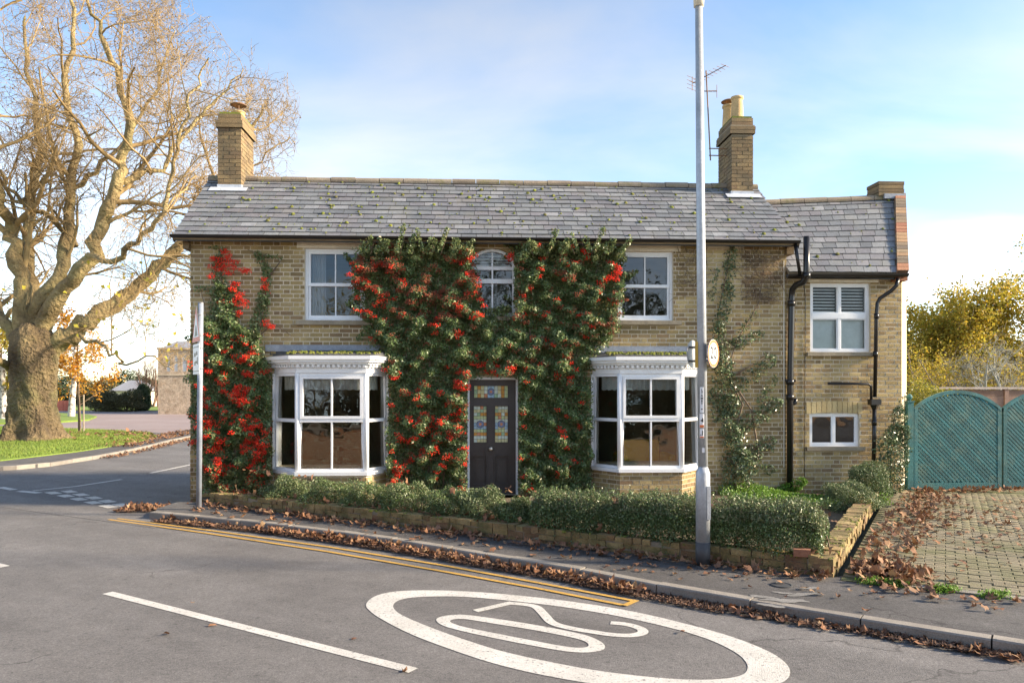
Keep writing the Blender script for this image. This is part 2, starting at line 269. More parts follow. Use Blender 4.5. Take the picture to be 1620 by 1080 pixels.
class MB:
    def __init__(s): s.v = []; s.f = []
    def hexa(s, p):      # 8 points: bottom ring 4, top ring 4
        b = len(s.v); s.v += [tuple(q) for q in p]
        s.f += [(b,b+3,b+2,b+1), (b+4,b+5,b+6,b+7), (b,b+1,b+5,b+4), (b+1,b+2,b+6,b+5), (b+2,b+3,b+7,b+6), (b+3,b,b+4,b+7)]; return s
    def box(s, x0, x1, y0, y1, z0, z1):
        return s.hexa([(x0,y0,z0),(x1,y0,z0),(x1,y1,z0),(x0,y1,z0),(x0,y0,z1),(x1,y0,z1),(x1,y1,z1),(x0,y1,z1)])
    def fbox(s, fr, a0, a1, n0, n1, z0, z1):   # box in a facet frame: a along, n outwards
        P = lambda a, n, z: fr[0] + fr[1]*a + fr[2]*n + Vector((0,0,z))
        return s.hexa([P(a0,n1,z0),P(a1,n1,z0),P(a1,n0,z0),P(a0,n0,z0),P(a0,n1,z1),P(a1,n1,z1),P(a1,n0,z1),P(a0,n0,z1)])
    def prism(s, poly, z0, z1):
        b = len(s.v); n = len(poly); s.v += [(p[0],p[1],z0) for p in poly] + [(p[0],p[1],z1) for p in poly]
        s.f += [tuple(range(b+n-1, b-1, -1)), tuple(range(b+n, b+2*n))] + [(b+i, b+(i+1)%n, b+n+(i+1)%n, b+n+i) for i in range(n)]; return s
    def extr(s, poly, d):   # poly of 3d points extruded by vector d
        b = len(s.v); n = len(poly); d = Vector(d); s.v += [tuple(p) for p in poly] + [tuple(Vector(p)+d) for p in poly]
        s.f += [tuple(range(b+n-1, b-1, -1)), tuple(range(b+n, b+2*n))] + [(b+i, b+(i+1)%n, b+n+(i+1)%n, b+n+i) for i in range(n)]; return s
    def tube(s, pts, rad, n=8, cap=True):
        pts = [Vector(p) for p in pts]; b = len(s.v); k = len(pts)
        if not hasattr(rad, '__len__'): rad = [rad]*k
        t0 = (pts[1]-pts[0]).normalized(); x = t0.orthogonal().normalized()
        for i, p in enumerate(pts):
            t = (pts[min(i+1,k-1)]-pts[max(i-1,0)]).normalized(); x = (x - t*x.dot(t)).normalized(); y = t.cross(x)
            for j in range(n):
                a = 2*math.pi*j/n; s.v.append(tuple(p + (x*math.cos(a)+y*math.sin(a))*rad[i]))
        for i in range(k-1):
            for j in range(n):
                s.f.append((b+i*n+j, b+i*n+(j+1)%n, b+(i+1)*n+(j+1)%n, b+(i+1)*n+j))
        if cap: s.f += [tuple(range(b+n-1, b-1, -1)), tuple(range(b+(k-1)*n, b+k*n))]
        return s
    def lathe(s, c, prof, n=16):   # prof: (r, z)
        b = len(s.v); k = len(prof)
        for r, z in prof:
            for j in range(n):
                a = 2*math.pi*j/n; s.v.append((c[0]+r*math.cos(a), c[1]+r*math.sin(a), c[2]+z))
        for i in range(k-1):
            for j in range(n): s.f.append((b+i*n+j, b+i*n+(j+1)%n, b+(i+1)*n+(j+1)%n, b+(i+1)*n+j))
        s.f += [tuple(range(b+n-1, b-1, -1)), tuple(range(b+(k-1)*n, b+k*n))]; return s
    def build(s, name, m, parent=None, smooth=False, kind=None):
        o = mesh_obj(name, s.v, s.f, m, parent, smooth)
        if kind: o['kind'] = kind
        return o
def sheet(name, pts, z, m, parent=None, kind='structure', thick=0):
    mb = MB()
    if thick: mb.prism([(p[0], p[1]) for p in pts], z-thick, z)
    else:
        mb.v = [(p[0], p[1], z) for p in pts]; mb.f = [tuple(range(len(pts)))]
    o = mb.build(name, m, parent)
    # orient upward
    if not thick and o.data.polygons[0].normal.z < 0: o.data.flip_normals()
    if parent is None and kind: o['kind'] = kind
    return o
def norm(a): return a/np.maximum(np.linalg.norm(a, axis=1, keepdims=True), 1e-9)
def leaves_np(c, L, W, bias=(0,0,0), fold=.25, axis=None):
    """rhombic leaves at centres c"""
    n = len(c); L = L*RNG.uniform(.7, 1.3, (n,1)); W = W*RNG.uniform(.7, 1.3, (n,1))
    d = norm(RNG.normal(size=(n,3)) + (np.array(axis) if axis is not None else 0))
    nn = RNG.normal(size=(n,3)) + np.array(bias); w_ = norm(np.cross(nn, d)); nn = np.cross(d, w_)
    v = np.stack([c-d*L/2, c+w_*W/2+nn*W*fold, c+d*L/2, c-w_*W/2+nn*W*fold], 1).reshape(-1,3)
    return v, np.arange(n*4).reshape(n,4)
OCT = np.array([[1,0,0],[-1,0,0],[0,1,0],[0,-1,0],[0,0,1],[0,0,-1]], float)
OCF = np.array([[0,2,4],[2,1,4],[1,3,4],[3,0,4],[2,0,5],[1,2,5],[3,1,5],[0,3,5]])
def balls_np(c, r):
    n = len(c); rr = (r*RNG.uniform(.8, 1.2, (n,1,1)))
    v = (c[:,None,:] + OCT[None]*rr).reshape(-1,3); f = (OCF[None] + 6*np.arange(n)[:,None,None]).reshape(-1,3); return v, f
def star_leaf():
    """a curled, lobed plane-tree leaf, 10 rim points and a centre"""
    a = np.linspace(0, 2*np.pi, 10, endpoint=False); r = np.where(np.arange(10)%2 == 0, 1.0, .74); r[5] = .45; r[3] *= .8; r[8] *= .85
    v = np.concatenate([[[0,0,0]], np.stack([r*np.cos(a), r*np.sin(a)*.9, 0*a], 1)]); f = np.array([[0, i+1, (i+1)%10+1] for i in range(10)]); return v, f
SLV, SLF = star_leaf()
def fallen_np(c, size, tilt=.35):
    n = len(c); s = size*RNG.uniform(.55, 1.25, n); yaw = RNG.uniform(0, 2*np.pi, n); cu = RNG.uniform(-.5, 1.1, n)
    v = np.repeat(SLV[None], n, 0).copy(); v[:,:,2] = cu[:,None]*(v[:,:,0]**2*.8+v[:,:,1]**2*.3) + RNG.uniform(-.16,.16,(n,11))
    v[:,:,:2] *= RNG.uniform(.75,1.2,(n,11,1)); v[:,:,1] *= RNG.uniform(.5,1,(n,1))
    t = RNG.normal(0, tilt, n); ct, st = np.cos(t)[:,None], np.sin(t)[:,None]
    x, z = v[:,:,0]*ct - v[:,:,2]*st, v[:,:,0]*st + v[:,:,2]*ct; y = v[:,:,1]
    cy, sy = np.cos(yaw)[:,None], np.sin(yaw)[:,None]
    w_ = np.stack([x*cy-y*sy, x*sy+y*cy, z], 2)*s[:,None,None]
    w_[:,:,2] -= np.minimum(w_[:,:,2].min(1, keepdims=True), 0)*.85
    return (w_ + c[:,None,:]).reshape(-1,3), (SLF[None] + 11*np.arange(n)[:,None,None]).reshape(-1,3)
def line_pts(path, n, spread, z, jitter=0):
    """n random points along a polyline, spread = (min,max) sideways (left positive)"""
    P = [np.array(p[:2], float) for p in path]; L = np.array([np.linalg.norm(P[i+1]-P[i]) for i in range(len(P)-1)]); cum = np.cumsum(L)/L.sum()
    k = np.searchsorted(cum, RNG.random(n)); k = np.minimum(k, len(L)-1); t = RNG.random(n)
    A = np.array(P)[k]; B = np.array(P)[k+1]; d = norm(B-A); nrm = np.stack([-d[:,1], d[:,0]], 1)
    q = A + (B-A)*t[:,None] + nrm*RNG.uniform(spread[0], spread[1], n)[:,None]
    return np.column_stack([q, np.full(n, z) + RNG.uniform(0, jitter, n)])

# tree growth -----------------------------------------------------------------
def tubes_np(tubes):
    """tubes: list of (pts Nx3, radii N, sides) -> quads"""
    V = []; Fq = []; b = 0
    for pts, rad, n in tubes:
        k = len(pts); t = np.gradient(pts, axis=0); t = norm(t)
        up = np.array([.31, .87, .38]) if abs(t[0] @ np.array([.31,.87,.38])) < .9 else np.array([1., 0, 0])
        x = norm(np.cross(t, up)); y = np.cross(t, x); a = np.arange(n)*2*np.pi/n
        ring = pts[:,None,:] + (x[:,None,:]*np.cos(a)[None,:,None] + y[:,None,:]*np.sin(a)[None,:,None])*rad[:,None,None]
        V.append(ring.reshape(-1,3)); i = np.arange(k-1)[:,None]*n; j = np.arange(n)[None]; j2 = (j+1)%n
        Fq.append((np.stack([i+j, i+j2, i+n+j2, i+n+j], 2).reshape(-1,4))+b); b += k*n
    return np.concatenate(V), np.concatenate(Fq)
def wander(p, d, length, k, wig, up):
    pts = [p]; d = d/np.linalg.norm(d); s = length/k
    for i in range(k):
        d = d + RNG.normal(0, wig, 3) + np.array([0, 0, up]); d = d/np.linalg.norm(d); pts.append(pts[-1]+d*s)
    return np.array(pts)
def grow(limbs, spec, rmin=.004, taper=0, ok=None):
    """limbs: list of (pts, radii); spec: per level (count, length, spread, wiggle, up, radius factor, sides)"""
    out = [[(p, r, 9) for p, r in limbs]]; cur = limbs
    for (cnt, ln, spread, wig, up, rf, sides) in spec:
        new = []
        for pts, rad in cur:
            k = len(pts); seg = np.linalg.norm(pts[-1]-pts[0])
            for c in range(cnt):
                q = (.22 + .78*(c+RNG.random())/cnt)*(k-1); i = min(int(q), k-2); f_ = q-i
                p = pts[i]*(1-f_)+pts[i+1]*f_; r0 = rad[i]*(1-f_)+rad[i+1]*f_; d = pts[i+1]-pts[i]; d = d/np.linalg.norm(d)
                s = RNG.normal(size=3); s -= d*(s@d); s /= np.linalg.norm(s)
                L = ln*RNG.uniform(.6, 1.3)*(1-taper*q/(k-1)); nd = d*math.cos(spread) + s*math.sin(spread)*RNG.uniform(.8, 1.25)
                kk = 5 if sides > 4 else (4 if sides > 3 else 3)
                pp = wander(p, nd, L, kk, wig, up)
                if ok is not None and not ok(pp[-1]): continue
                r1 = max(min(r0*rf, L*.03), rmin)
                new.append((pp, np.linspace(r1, r1*.35, kk+1)))
        out.append([(p, r, sides) for p, r in new]); cur = new
    return out

# ------------------------------------------------------------------ ground, roads, pavements
DR = Vector((.820, -.572, 0)); NR = Vector((.572, .820, 0))        # direction of the main road (to the right and nearer) and its normal (to the house)
def rd(s, n, z=0): return DR*s + NR*n + Vector((0,0,z))
sheet('ground', [(-400,-300),(400,-300),(400,500),(-400,500)], -.03, 'ground')
road = sheet('road', [rd(-120,-10), rd(120,-10), rd(120,-3.0), rd(6,-3.0), rd(-9,-2.4), rd(-120,-2.9)], 0, 'asphalt')
sheet('side_road', [(-11.9,34),(-12,3),(-8.5,.2),(-4.6,-2.2),(-4.6,34)], .004, 'asphalt')
sheet('pink_road', [onZ(-900,690), onZ(180,693), onZ(330,693), onZ(330,650), onZ(-900,650)], .008, 'pink')
KERB = [onZ(u, v) for u, v in ((236,820),(260,822),(330,829),(420,838),(520,851),(640,868),(760,889),(900,912),(1030,939),(1160,962),(1280,984),(1400,1003),(1620,1040),(1900,1089))]
WALL_A = Vector((-4.35,-.62,0)); WALL_C = onZ(1318,913,.1); WALL_C.z = 0; WALL_B = Vector((7.35,-.02,0))
def off(path, d):
    o = []
    for i, p in enumerate(path):
        t = (path[min(i+1,len(path)-1)]-path[max(i-1,0)]).normalized(); o.append(p+Vector((-t.y,t.x,0))*d)
    return o
KPAV = off(KERB, .122)
back = [(26,-15), (26,-2), (9.2,.2), (5.6,-6), (4.2,-5.6), (WALL_C.x, WALL_C.y), (-4.3,-.5), (-5.0,-.3), (-5.05,-1.0)]
sheet('pavement', [(p.x,p.y) for p in KPAV] + [(12,-14.2),(26,-22)] + back, .1, 'asphalt_p', thick=.12)
sheet('far_pavement', [rd(-120,-10.1), rd(120,-10.1), rd(120,-12.2), rd(-120,-12.2)], .1, 'asphalt_p', thick=.12)
# kerb stones
def resample(path, step):
    out = [Vector(path[0])]; acc = 0
    for a, b in zip(path[:-1], path[1:]):
        a, b = Vector(a), Vector(b); L = (b-a).length; p = step-acc
        while p <= L: out.append(a+(b-a)*(p/L)); p += step
        acc = L-(p-step)
    return out
def kerb_run(name, label, path, step=.92, top=.105):
    root = tag(thing(name, None, None, (path[0].x, path[0].y, 0)), kind='structure'); del label
    pts = resample(path, step)
    for i, (a, b) in enumerate(zip(pts[:-1], pts[1:])):
        d = (b-a).normalized(); n = Vector((-d.y, d.x, 0)); g = .006; dz = random.uniform(-.006,.006)
        a2, b2 = a+d*g, b-d*g; wv = n*.125; h = top+dz; ch = .012
        P = [a2, b2, b2+wv, a2+wv]; Q = [a2+n*ch, b2+n*ch, b2+wv, a2+wv]
        mb = MB(); bt = len(mb.v)
        mb.v = [(p.x,p.y,-.06) for p in P] + [(p.x,p.y,h-ch) for p in P[:2]] + [(p.x,p.y,h) for p in Q]
        mb.f = [(0,1,5,4), (4,5,7,6), (6,7,8,9), (1,2,8,7,5), (0,4,6,9,3), (2,3,9,8), (0,3,2,1)]
        mb.build('kerb_stone', 'kerb', root)
    return root
kerb_run('kerb', '', KERB)
KL = [Vector((-60,38,0)), Vector((-20,10.6,0)), Vector((-13.2,6.0,0)), Vector((-11.7,5.5,0)), Vector((-10.95,6.4,0)), Vector((-10.73,9,0)), Vector((-10.85,12,0)), Vector((-11.3,15.5,0)), Vector((-11.6,20,0)), Vector((-11.7,26,0))]
kerb_run('side_road_kerb', '', KL)
gfront = [onZ(u, v, .12) for u, v in ((0,728),(60,721),(120,714),(180,705),(225,697),(248,690))]
gback = [onZ(u, v, .12) for u, v in ((236,684),(190,681),(140,679),(90,677),(0,674.5),(-300,673))]
island = [Vector((-60,46,0)), Vector((-30,21,0))] + [Vector((p.x,p.y,0)) for p in gfront+gback]
sheet('side_pavement', [(p.x,p.y) for p in off(KL, .123)] + [(-13.6,26), (-13.2,20), (-24,27), (-60,48)], .1, 'asphalt_p', thick=.1)
sheet('lawn', [(p.x,p.y) for p in island], .13, 'turf', thick=.12)
island2 = [onZ(u, v, .1) for u, v in ((-400,669.5),(0,668.5),(90,666.5),(140,663),(153,658),(140,655),(90,652.5),(-400,650))]
sheet('far_lawn', [(p.x,p.y) for p in island2], .1, 'turf', thick=.1)
sheet('back_lawn', [onZ(-900,650), onZ(160,649), onZ(252,649.5), onZ(252,643), onZ(-900,640)], .05, 'turf', thick=.05)
# grass on the lawns: short blades
def in_poly(q, poly):
    x, y = q[:,0], q[:,1]; ins = np.zeros(len(q), bool); n = len(poly)
    for i in range(n):
        x0, y0, x1, y1 = poly[i][0], poly[i][1], poly[(i+1)%n][0], poly[(i+1)%n][1]
        if y0 == y1: continue
        c = ((y0 > y) != (y1 > y)) & (x < (x1-x0)*(y-y0)/(y1-y0)+x0); ins ^= c
    return ins
def blades(poly, n, z, h, wd, box):
    q = np.column_stack([RNG.uniform(box[0], box[1], n), RNG.uniform(box[2], box[3], n)]); q = q[in_poly(q, poly)]; n = len(q)
    b = np.column_stack([q, np.full(n, z)]); a = RNG.uniform(0, 2*np.pi, n); s = np.stack([np.cos(a), np.sin(a), 0*a], 1)*wd
    top = b + np.stack([RNG.normal(0,.4,n)*h, RNG.normal(0,.4,n)*h, RNG.uniform(.5,1.2,n)*h], 1)
    return np.stack([b-s, b+s, top], 1).reshape(-1,3), np.arange(n*3).reshape(n,3)
v, f = blades([(p.x,p.y) for p in island], 110000, .12, .075, .012, (-27,-11,7,27))
tag(mesh_obj('grass', v, f, 'blade'), 'short bright green grass around the old plane tree', 'grass', kind='stuff')

# ------------------------------------------------------------------ road markings (sheets 4 mm above the road)
def strip(path, wd, z=.004):
    path = [Vector(p) for p in path]; l = off(path, wd/2); r = off(path, -wd/2); mb = MB(); n = len(path)
    mb.v = [(p.x,p.y,z) for p in r] + [(p.x,p.y,z) for p in l]; mb.f = [(i, i+1, n+i+1, n+i) for i in range(n-1)]; return mb
cA, cB = onZ(170,937.5), onZ(640,1057); cd = (cB-cA).normalized()
for k in range(-6, 4):
    a = cA + cd*(k*6.0*.985); strip([a, a+cd*3.86], .105).build('centre_line_dash', 'paint', road)
# double yellow lines
yo = [onZ(u, v) for u, v in ((172,822),(330,844),(520,873),(700,904),(850,931),(985,957.5))]
yi = [onZ(u, v) for u, v in ((186,820.5),(330,839),(520,865.5),(700,894.5),(850,922),(1001,950.5))]
strip(yo, .055, .009).build('yellow_line', 'paint_y', road); strip(yi, .055, .009).build('yellow_line', 'paint_y', road)
strip([yo[-1]+(yo[-1]-yi[-1])*.12+cd*.03, yi[-1]+(yi[-1]-yo[-1])*.12+cd*.03], .06, .013).build('yellow_end_bar', 'paint_y', road)
# give-way dashes at the side road: two rows
for (u0, v0), (u1, v1), n_ in (((78,778.5), (206,809.5), 6), ((104,776.5), (200,801), 5)):
    a = onZ(u0, v0); b = onZ(u1, v1); d = (b-a).normalized(); L = (b-a).length
    st = L/(n_-.35)
    for k in range(n_):
        p = a + d*(k*st); strip([p, p+d*st*.62], .19, .009).build('give_way_dash', 'paint', road)
for (u0, v0), (u1, v1) in (((0,771),(22,775)), ((30,777),(62,780))):
    strip([onZ(u0,v0), onZ(u1,v1)], .15, .009).build('give_way_dash', 'paint', road)
strip([onZ(52,776.5), onZ(120,769.5), onZ(192,758.5)], .10, .009).build('side_road_line', 'paint', road)
strip([onZ(238,748.5), onZ(302,735)], .10, .009).build('side_road_line', 'paint', road)
# 20 roundel, stretched along the road
inner_u = {'L': (580,955)}
OUT = [(579,957),(588,946),(610,938),(650,934),(720,934.5),(800,940),(900,951),(1000,967),(1090,988),(1160,1008),(1215,1030),(1242,1048),(1250,1064),(1240,1078),(1205,1090),(1140,1096),(1050,1093),(950,1083),(860,1068),(780,1049),(710,1026),(650,1003),(605,980),(586,967)]
INN = [(622,958),(628,951),(645,946),(680,943.5),(735,944),(805,950),(890,960),(980,975),(1060,993),(1120,1011),(1162,1031),(1180,1047),(1182,1060),(1170,1069),(1140,1074),(1090,1075),(1020,1070),(940,1060),(860,1045),(790,1029),(730,1010),(680,992),(640,975),(626,966)]
def csmooth(P, k=4):
    o = []; n = len(P)
    for i in range(n):
        p0, p1, p2, p3 = (np.array(P[(i+j-1) % n], float) for j in range(4))
        for q in range(k): t = q/k; o.append(tuple(.5*(2*p1+(p2-p0)*t+(2*p0-5*p1+4*p2-p3)*t*t+(3*p1-p0-3*p2+p3)*t**3)))
    return o
def ring(outer, inner, z):
    outer = csmooth(outer); inner = csmooth(inner); mb = MB(); n = len(outer); mb.v = [tuple(onZ(u,v)+Vector((0,0,z))) for u,v in outer] + [tuple(onZ(u,v)+Vector((0,0,z))) for u,v in inner]
    mb.f = [(i, n+i, n+(i+1)%n, (i+1)%n) for i in range(n)]; return mb
ring(OUT, INN, .004).build('speed_roundel_ring', 'paint', road)
ZO = [(690,981),(696,976),(712,973),(735,972.5),(780,978),(850,989),(920,1003),(945,1012),(956,1020),(955,1027),(940,1031),(915,1032),(880,1028),(800,1013),(730,998),(700,989)]
ZI = [(712,983),(716,980),(726,979),(742,980),(785,987),(850,997.5),(905,1008.5),(924,1014),(931,1019),(929,1023),(920,1024.5),(905,1024),(876,1019.5),(803,1005.5),(740,993),(719,987)]
ring(ZO, ZI, .004).build('speed_numeral_zero', 'paint', road)
TL = [(752,966.5),(803,952.5),(848,959.5),(860,968),(867,977),(884,986),(930,994),(962,1000),(985,1003),(1005,1003),(1013,999),(1010,993),(993,988),(966,984)]
TR = [(762,968),(807,956.5),(838,962.5),(846,969),(853,980),(874,991),(925,1002),(958,1007),(985,1009),(1012,1007.5),(1022,1000),(1018,992),(998,986),(974,983)]
def osmooth(P, k=5):
    P = [np.array(p, float) for p in P]; P = [2*P[0]-P[1]]+P+[2*P[-1]-P[-2]]; o = []
    for i in range(1, len(P)-2):
        p0, p1, p2, p3 = P[i-1:i+3]
        for q in range(k): t = q/k; o.append(tuple(.5*(2*p1+(p2-p0)*t+(2*p0-5*p1+4*p2-p3)*t*t+(3*p1-p0-3*p2+p3)*t**3)))
    return o+[tuple(P[-2])]
two = osmooth([(806,954),(830,956),(848,960),(860,971),(874,985),(900,993),(935,999),(970,1004),(998,1005),(1015,1001.5),(1016,996),(1002,990),(984,986.5),(966,985)])
m2 = strip([onZ(u, v) for u, v in two], .088); m3 = strip([onZ(u, v) for u, v in ((752,966.5),(811,952.8))], .088); b_ = len(m2.v); m2.v += [(p[0],p[1],.0046) for p in m3.v]; m2.f += [tuple(b_+q for q in f_) for f_ in m3.f]
m2.build('speed_numeral_two', 'paint', road)

# ------------------------------------------------------------------ house shell
house = thing('brick_house', 'two storey yellow brick house with slate roof, two bay windows and a charcoal front door', 'house', (.3, 1.6, .05))
XL = onY(302,400).x; XR = onY(1243,400).x; ZB = .04; ZT = 4.60
w1 = (onY(482,0).x, onY(577,0).x, onY(0,505).z, onY(529,393).z)
w3 = (onY(978,0).x, onY(1065,0).x, onY(1020,507).z, onY(1020,398).z)
w2 = (onY(743,0).x, onY(815,0).x, onY(780,500).z, onY(780,393).z)
dr = (onY(739.5,0).x, onY(819.5,0).x, .14, onY(780,597).z)
B1 = dict(a=onY(435,0).x, b=onY(612,0).x, fa=onY(470,0,-.5).x, fb=onY(579,0,-.5).x, sill=onY(520,746,-.5).z, tran=onY(520,665,-.5).z, head=onY(520,590,-.5).z)
B2 = dict(a=onY(938,0).x, b=onY(1105,0).x, fa=onY(981,0,-.5).x, fb=onY(1079,0,-.5).x, sill=onY(1030,741,-.5).z, tran=onY(1030,664,-.5).z, head=onY(1030,591,-.5).z)
def subtract(iv, holes):
    out = [iv]
    for h0, h1 in holes:
        nx = []
        for a, b in out:
            if h1 <= a or h0 >= b: nx.append((a, b)); continue
            if h0 > a: nx.append((a, h0))
            if h1 < b: nx.append((h1, b))
        out = nx
    return out
def wall_slab(x0, x1, z0, z1, holes, y0, y1):
    """solid wall with rectangular holes, as boxes between them"""
    zs = sorted(set([z0, z1] + [h[2] for h in holes] + [h[3] for h in holes])); mb = MB()
    for a, b in zip(zs[:-1], zs[1:]):
        if b-a < 1e-4 or a < z0-1e-6 or b > z1+1e-6: continue
        for s, e in subtract((x0, x1), [(h[0], h[1]) for h in holes if h[2] <= a+1e-5 and h[3] >= b-1e-5]): mb.box(s, e, y0, y1, a, b)
    return mb
STR, HDR, JT, CO = .212, .100, .0135, .0752
def brick_rows(x0, x1, z0, z1, holes, bond='flemish'):
    out = []; row = 0; z = z0
    while z+CO-JT <= z1+.02:
        hs = [(h[0]-.004, h[1]+.004) for h in holes if h[2] < z+CO-JT-.01 and h[3] > z+.01]
        x = x0 - (row % 2)*((STR+HDR+2*JT)/2 if bond == 'flemish' else .1125); k = 0
        while x < x1:
            w_ = STR if (k % 2 == 0 or bond != 'flemish') else HDR; k += 1
            for a, b in subtract((max(x, x0), min(x+w_, x1)), hs):
                if b-a > .03: out.append((a, b, z, z+CO-JT))
            x += w_+JT
        z += CO; row += 1
    return out
def brick_mesh(L, hgt, dep, name):
    mb = MB(); e = .004
    mb.v = [(-L/2,dep,-hgt/2),(L/2,dep,-hgt/2),(L/2,dep,hgt/2),(-L/2,dep,hgt/2),(-L/2,e,-hgt/2),(L/2,e,-hgt/2),(L/2,e,hgt/2),(-L/2,e,hgt/2),(-L/2+e,0,-hgt/2+e),(L/2-e,0,-hgt/2+e),(L/2-e,0,hgt/2-e),(-L/2+e,0,hgt/2-e)]
    mb.f = [(8,9,10,11),(4,5,9,8),(5,6,10,9),(6,7,11,10),(7,4,8,11),(0,1,5,4),(1,2,6,5),(2,3,7,6),(3,0,4,7)]
    me = bpy.data.meshes.new(name); me.from_pydata(mb.v, [], mb.f); return me
ME_STR = brick_mesh(STR, CO-JT, .06, 'brick_stretcher'); ME_HDR = brick_mesh(HDR, CO-JT, .06, 'brick_header')
for m_ in (ME_STR, ME_HDR): m_.materials.append(M['brick'])
def bricks_joined(rows, y, mb=None, jit=.003):
    mb = mb or MB()
    for a, b, c, d in rows:
        j = random.uniform(-jit, jit); e = .003
        bs = len(mb.v)
        mb.v += [(a,y+.05,c),(b,y+.05,c),(b,y+.05,d),(a,y+.05,d),(a+e,y+j,c+e),(b-e,y+j,c+e),(b-e,y+j,d-e),(a+e,y+j,d-e)]
        mb.f += [tuple(bs+q for q in t) for t in ((4,5,6,7),(0,1,5,4),(1,2,6,5),(2,3,7,6),(3,0,4,7))]
    return mb
bayhole = lambda B: (B['a']+.06, B['b']-.06, B['sill']+.06, B['head']+.02)
holes = [w1, w2, w3, dr, bayhole(B1), bayhole(B2)]
front = wall_slab(XL, XR, ZB, ZT, holes, .006, .26).build('front_wall', 'mortar', house)
vis_hidden = [(-4.7,-3.55,.1,3.6), (-2.05,.05,.1,4.6), (.75,2.55,.1,4.6), (-.1,1,2.2,3.3), (B1['a']-.1,B1['b']+.1,0,2.9), (B2['a']-.1,B2['b']+.1,0,2.9)]
inf = (onY(1117,0).x, onY(1177,0).x, onY(1150,485).z, onY(1150,394).z)
rows = brick_rows(XL, XR, ZB+.01, ZT-.01, holes)
hid = lambda r: any(r[0] < h[1] and r[1] > h[0] and r[2] < h[3] and r[3] > h[2] for h in vis_hidden)
isinf = lambda r: r[0] > inf[0]-.05 and r[1] < inf[1]+.05 and r[2] > inf[2] and r[3] < inf[3]
pieces = [r for r in rows if r[1]-r[0] > STR-.001 and not hid(r) and not isinf(r)]
random.shuffle(pieces); solo = set(pieces[:235]); rest = [r for r in rows if r not in solo]
ho = origin(house)
def place_brick(r, y, me, parent):
    o = bpy.data.objects.new('brick', me); link(o, parent)
    o.location = Vector(((r[0]+r[1])/2, y+random.uniform(-.003,.003), (r[2]+r[3])/2)) - origin(parent); return o
for r in pieces[:235]: place_brick(r, 0, ME_STR, front)
bricks_joined([r for r in rest if not isinf(r)], 0).build('brickwork', 'brick', front, kind='stuff')
bricks_joined([r for r in rest if isinf(r)], 0).build('infill_brickwork', 'brick_yellow', front, kind='stuff')
# other outer walls (seen only from the side)
XLb = XL-.12
mb = MB(); ridgeY = 1.75; backY = 3.75
eL = onY(272,374,-.3); eR = onY(1266,381,-.3); rL_ = onY(331,284,ridgeY); rR_ = onY(1197,297,ridgeY)
rz = (rL_.z+rR_.z)/2; rL_.z = rz+.01; rR_.z = rz-.01; ez = (eL.z+eR.z)/2; eL.z = eR.z = ez-.01
def gable(x, th): 
    return MB().extr([(x,.262,ZB),(x,backY-.262,ZB),(x,backY-.262,ZT),(x,ridgeY,rz-.16),(x,.262,ZT)], (th,0,0))
gl_ = gable(XL, .24).build('side_wall', 'mortar', house)
gr_ = gable(XR-.24, .24).build('side_wall', 'mortar', house)
for X, par, sgn in ((XL, gl_, -1), (XR, gr_, 1)):
    mb = MB()
    for a, b, c, d in brick_rows(0, backY, ZB+.01, rz-.3, []):
        top = ZT + (rz-.2-ZT)*(1-abs((a+b)/2-ridgeY)/ridgeY)
        if d > max(top, ZT-.05): continue
        j = random.uniform(-.003,.003); x0, x1 = (X-.012+j, X+.03) if sgn < 0 else (X-.03, X+.012+j)
        mb.box(x0, x1, a, b, c, d)
    mb.build('brickwork', 'brick', par, kind='stuff')
wall_slab(XL, XR, ZB, ZT, [], backY-.26, backY).build('back_wall', 'brick', house)
# inside
inside = MB().box(XL+.25, XR-.25, .27, backY-.27, ZB, .16).build('room_floor', 'floor', house)
MB().box(XL+.25, XR-.25, .27, backY-.27, 2.72, 2.86).build('upper_floor', 'inside', house)
MB().box(XL+.25, XR-.25, .27, backY-.27, 4.62, 4.68).build('upper_ceiling', 'inside', house)
MB().box(XL+.25, XR-.25, backY-.30, backY-.265, .16, 4.62).build('room_wall', 'inside', house)
for x in (-.45, 1.05): 
    MB().box(x-.05, x+.05, .27, backY-.3, .16, 2.72).build('partition_wall', 'inside', house); MB().box(x-.05, x+.05, .27, backY-.3, 2.86, 4.62).build('partition_wall', 'inside', house)

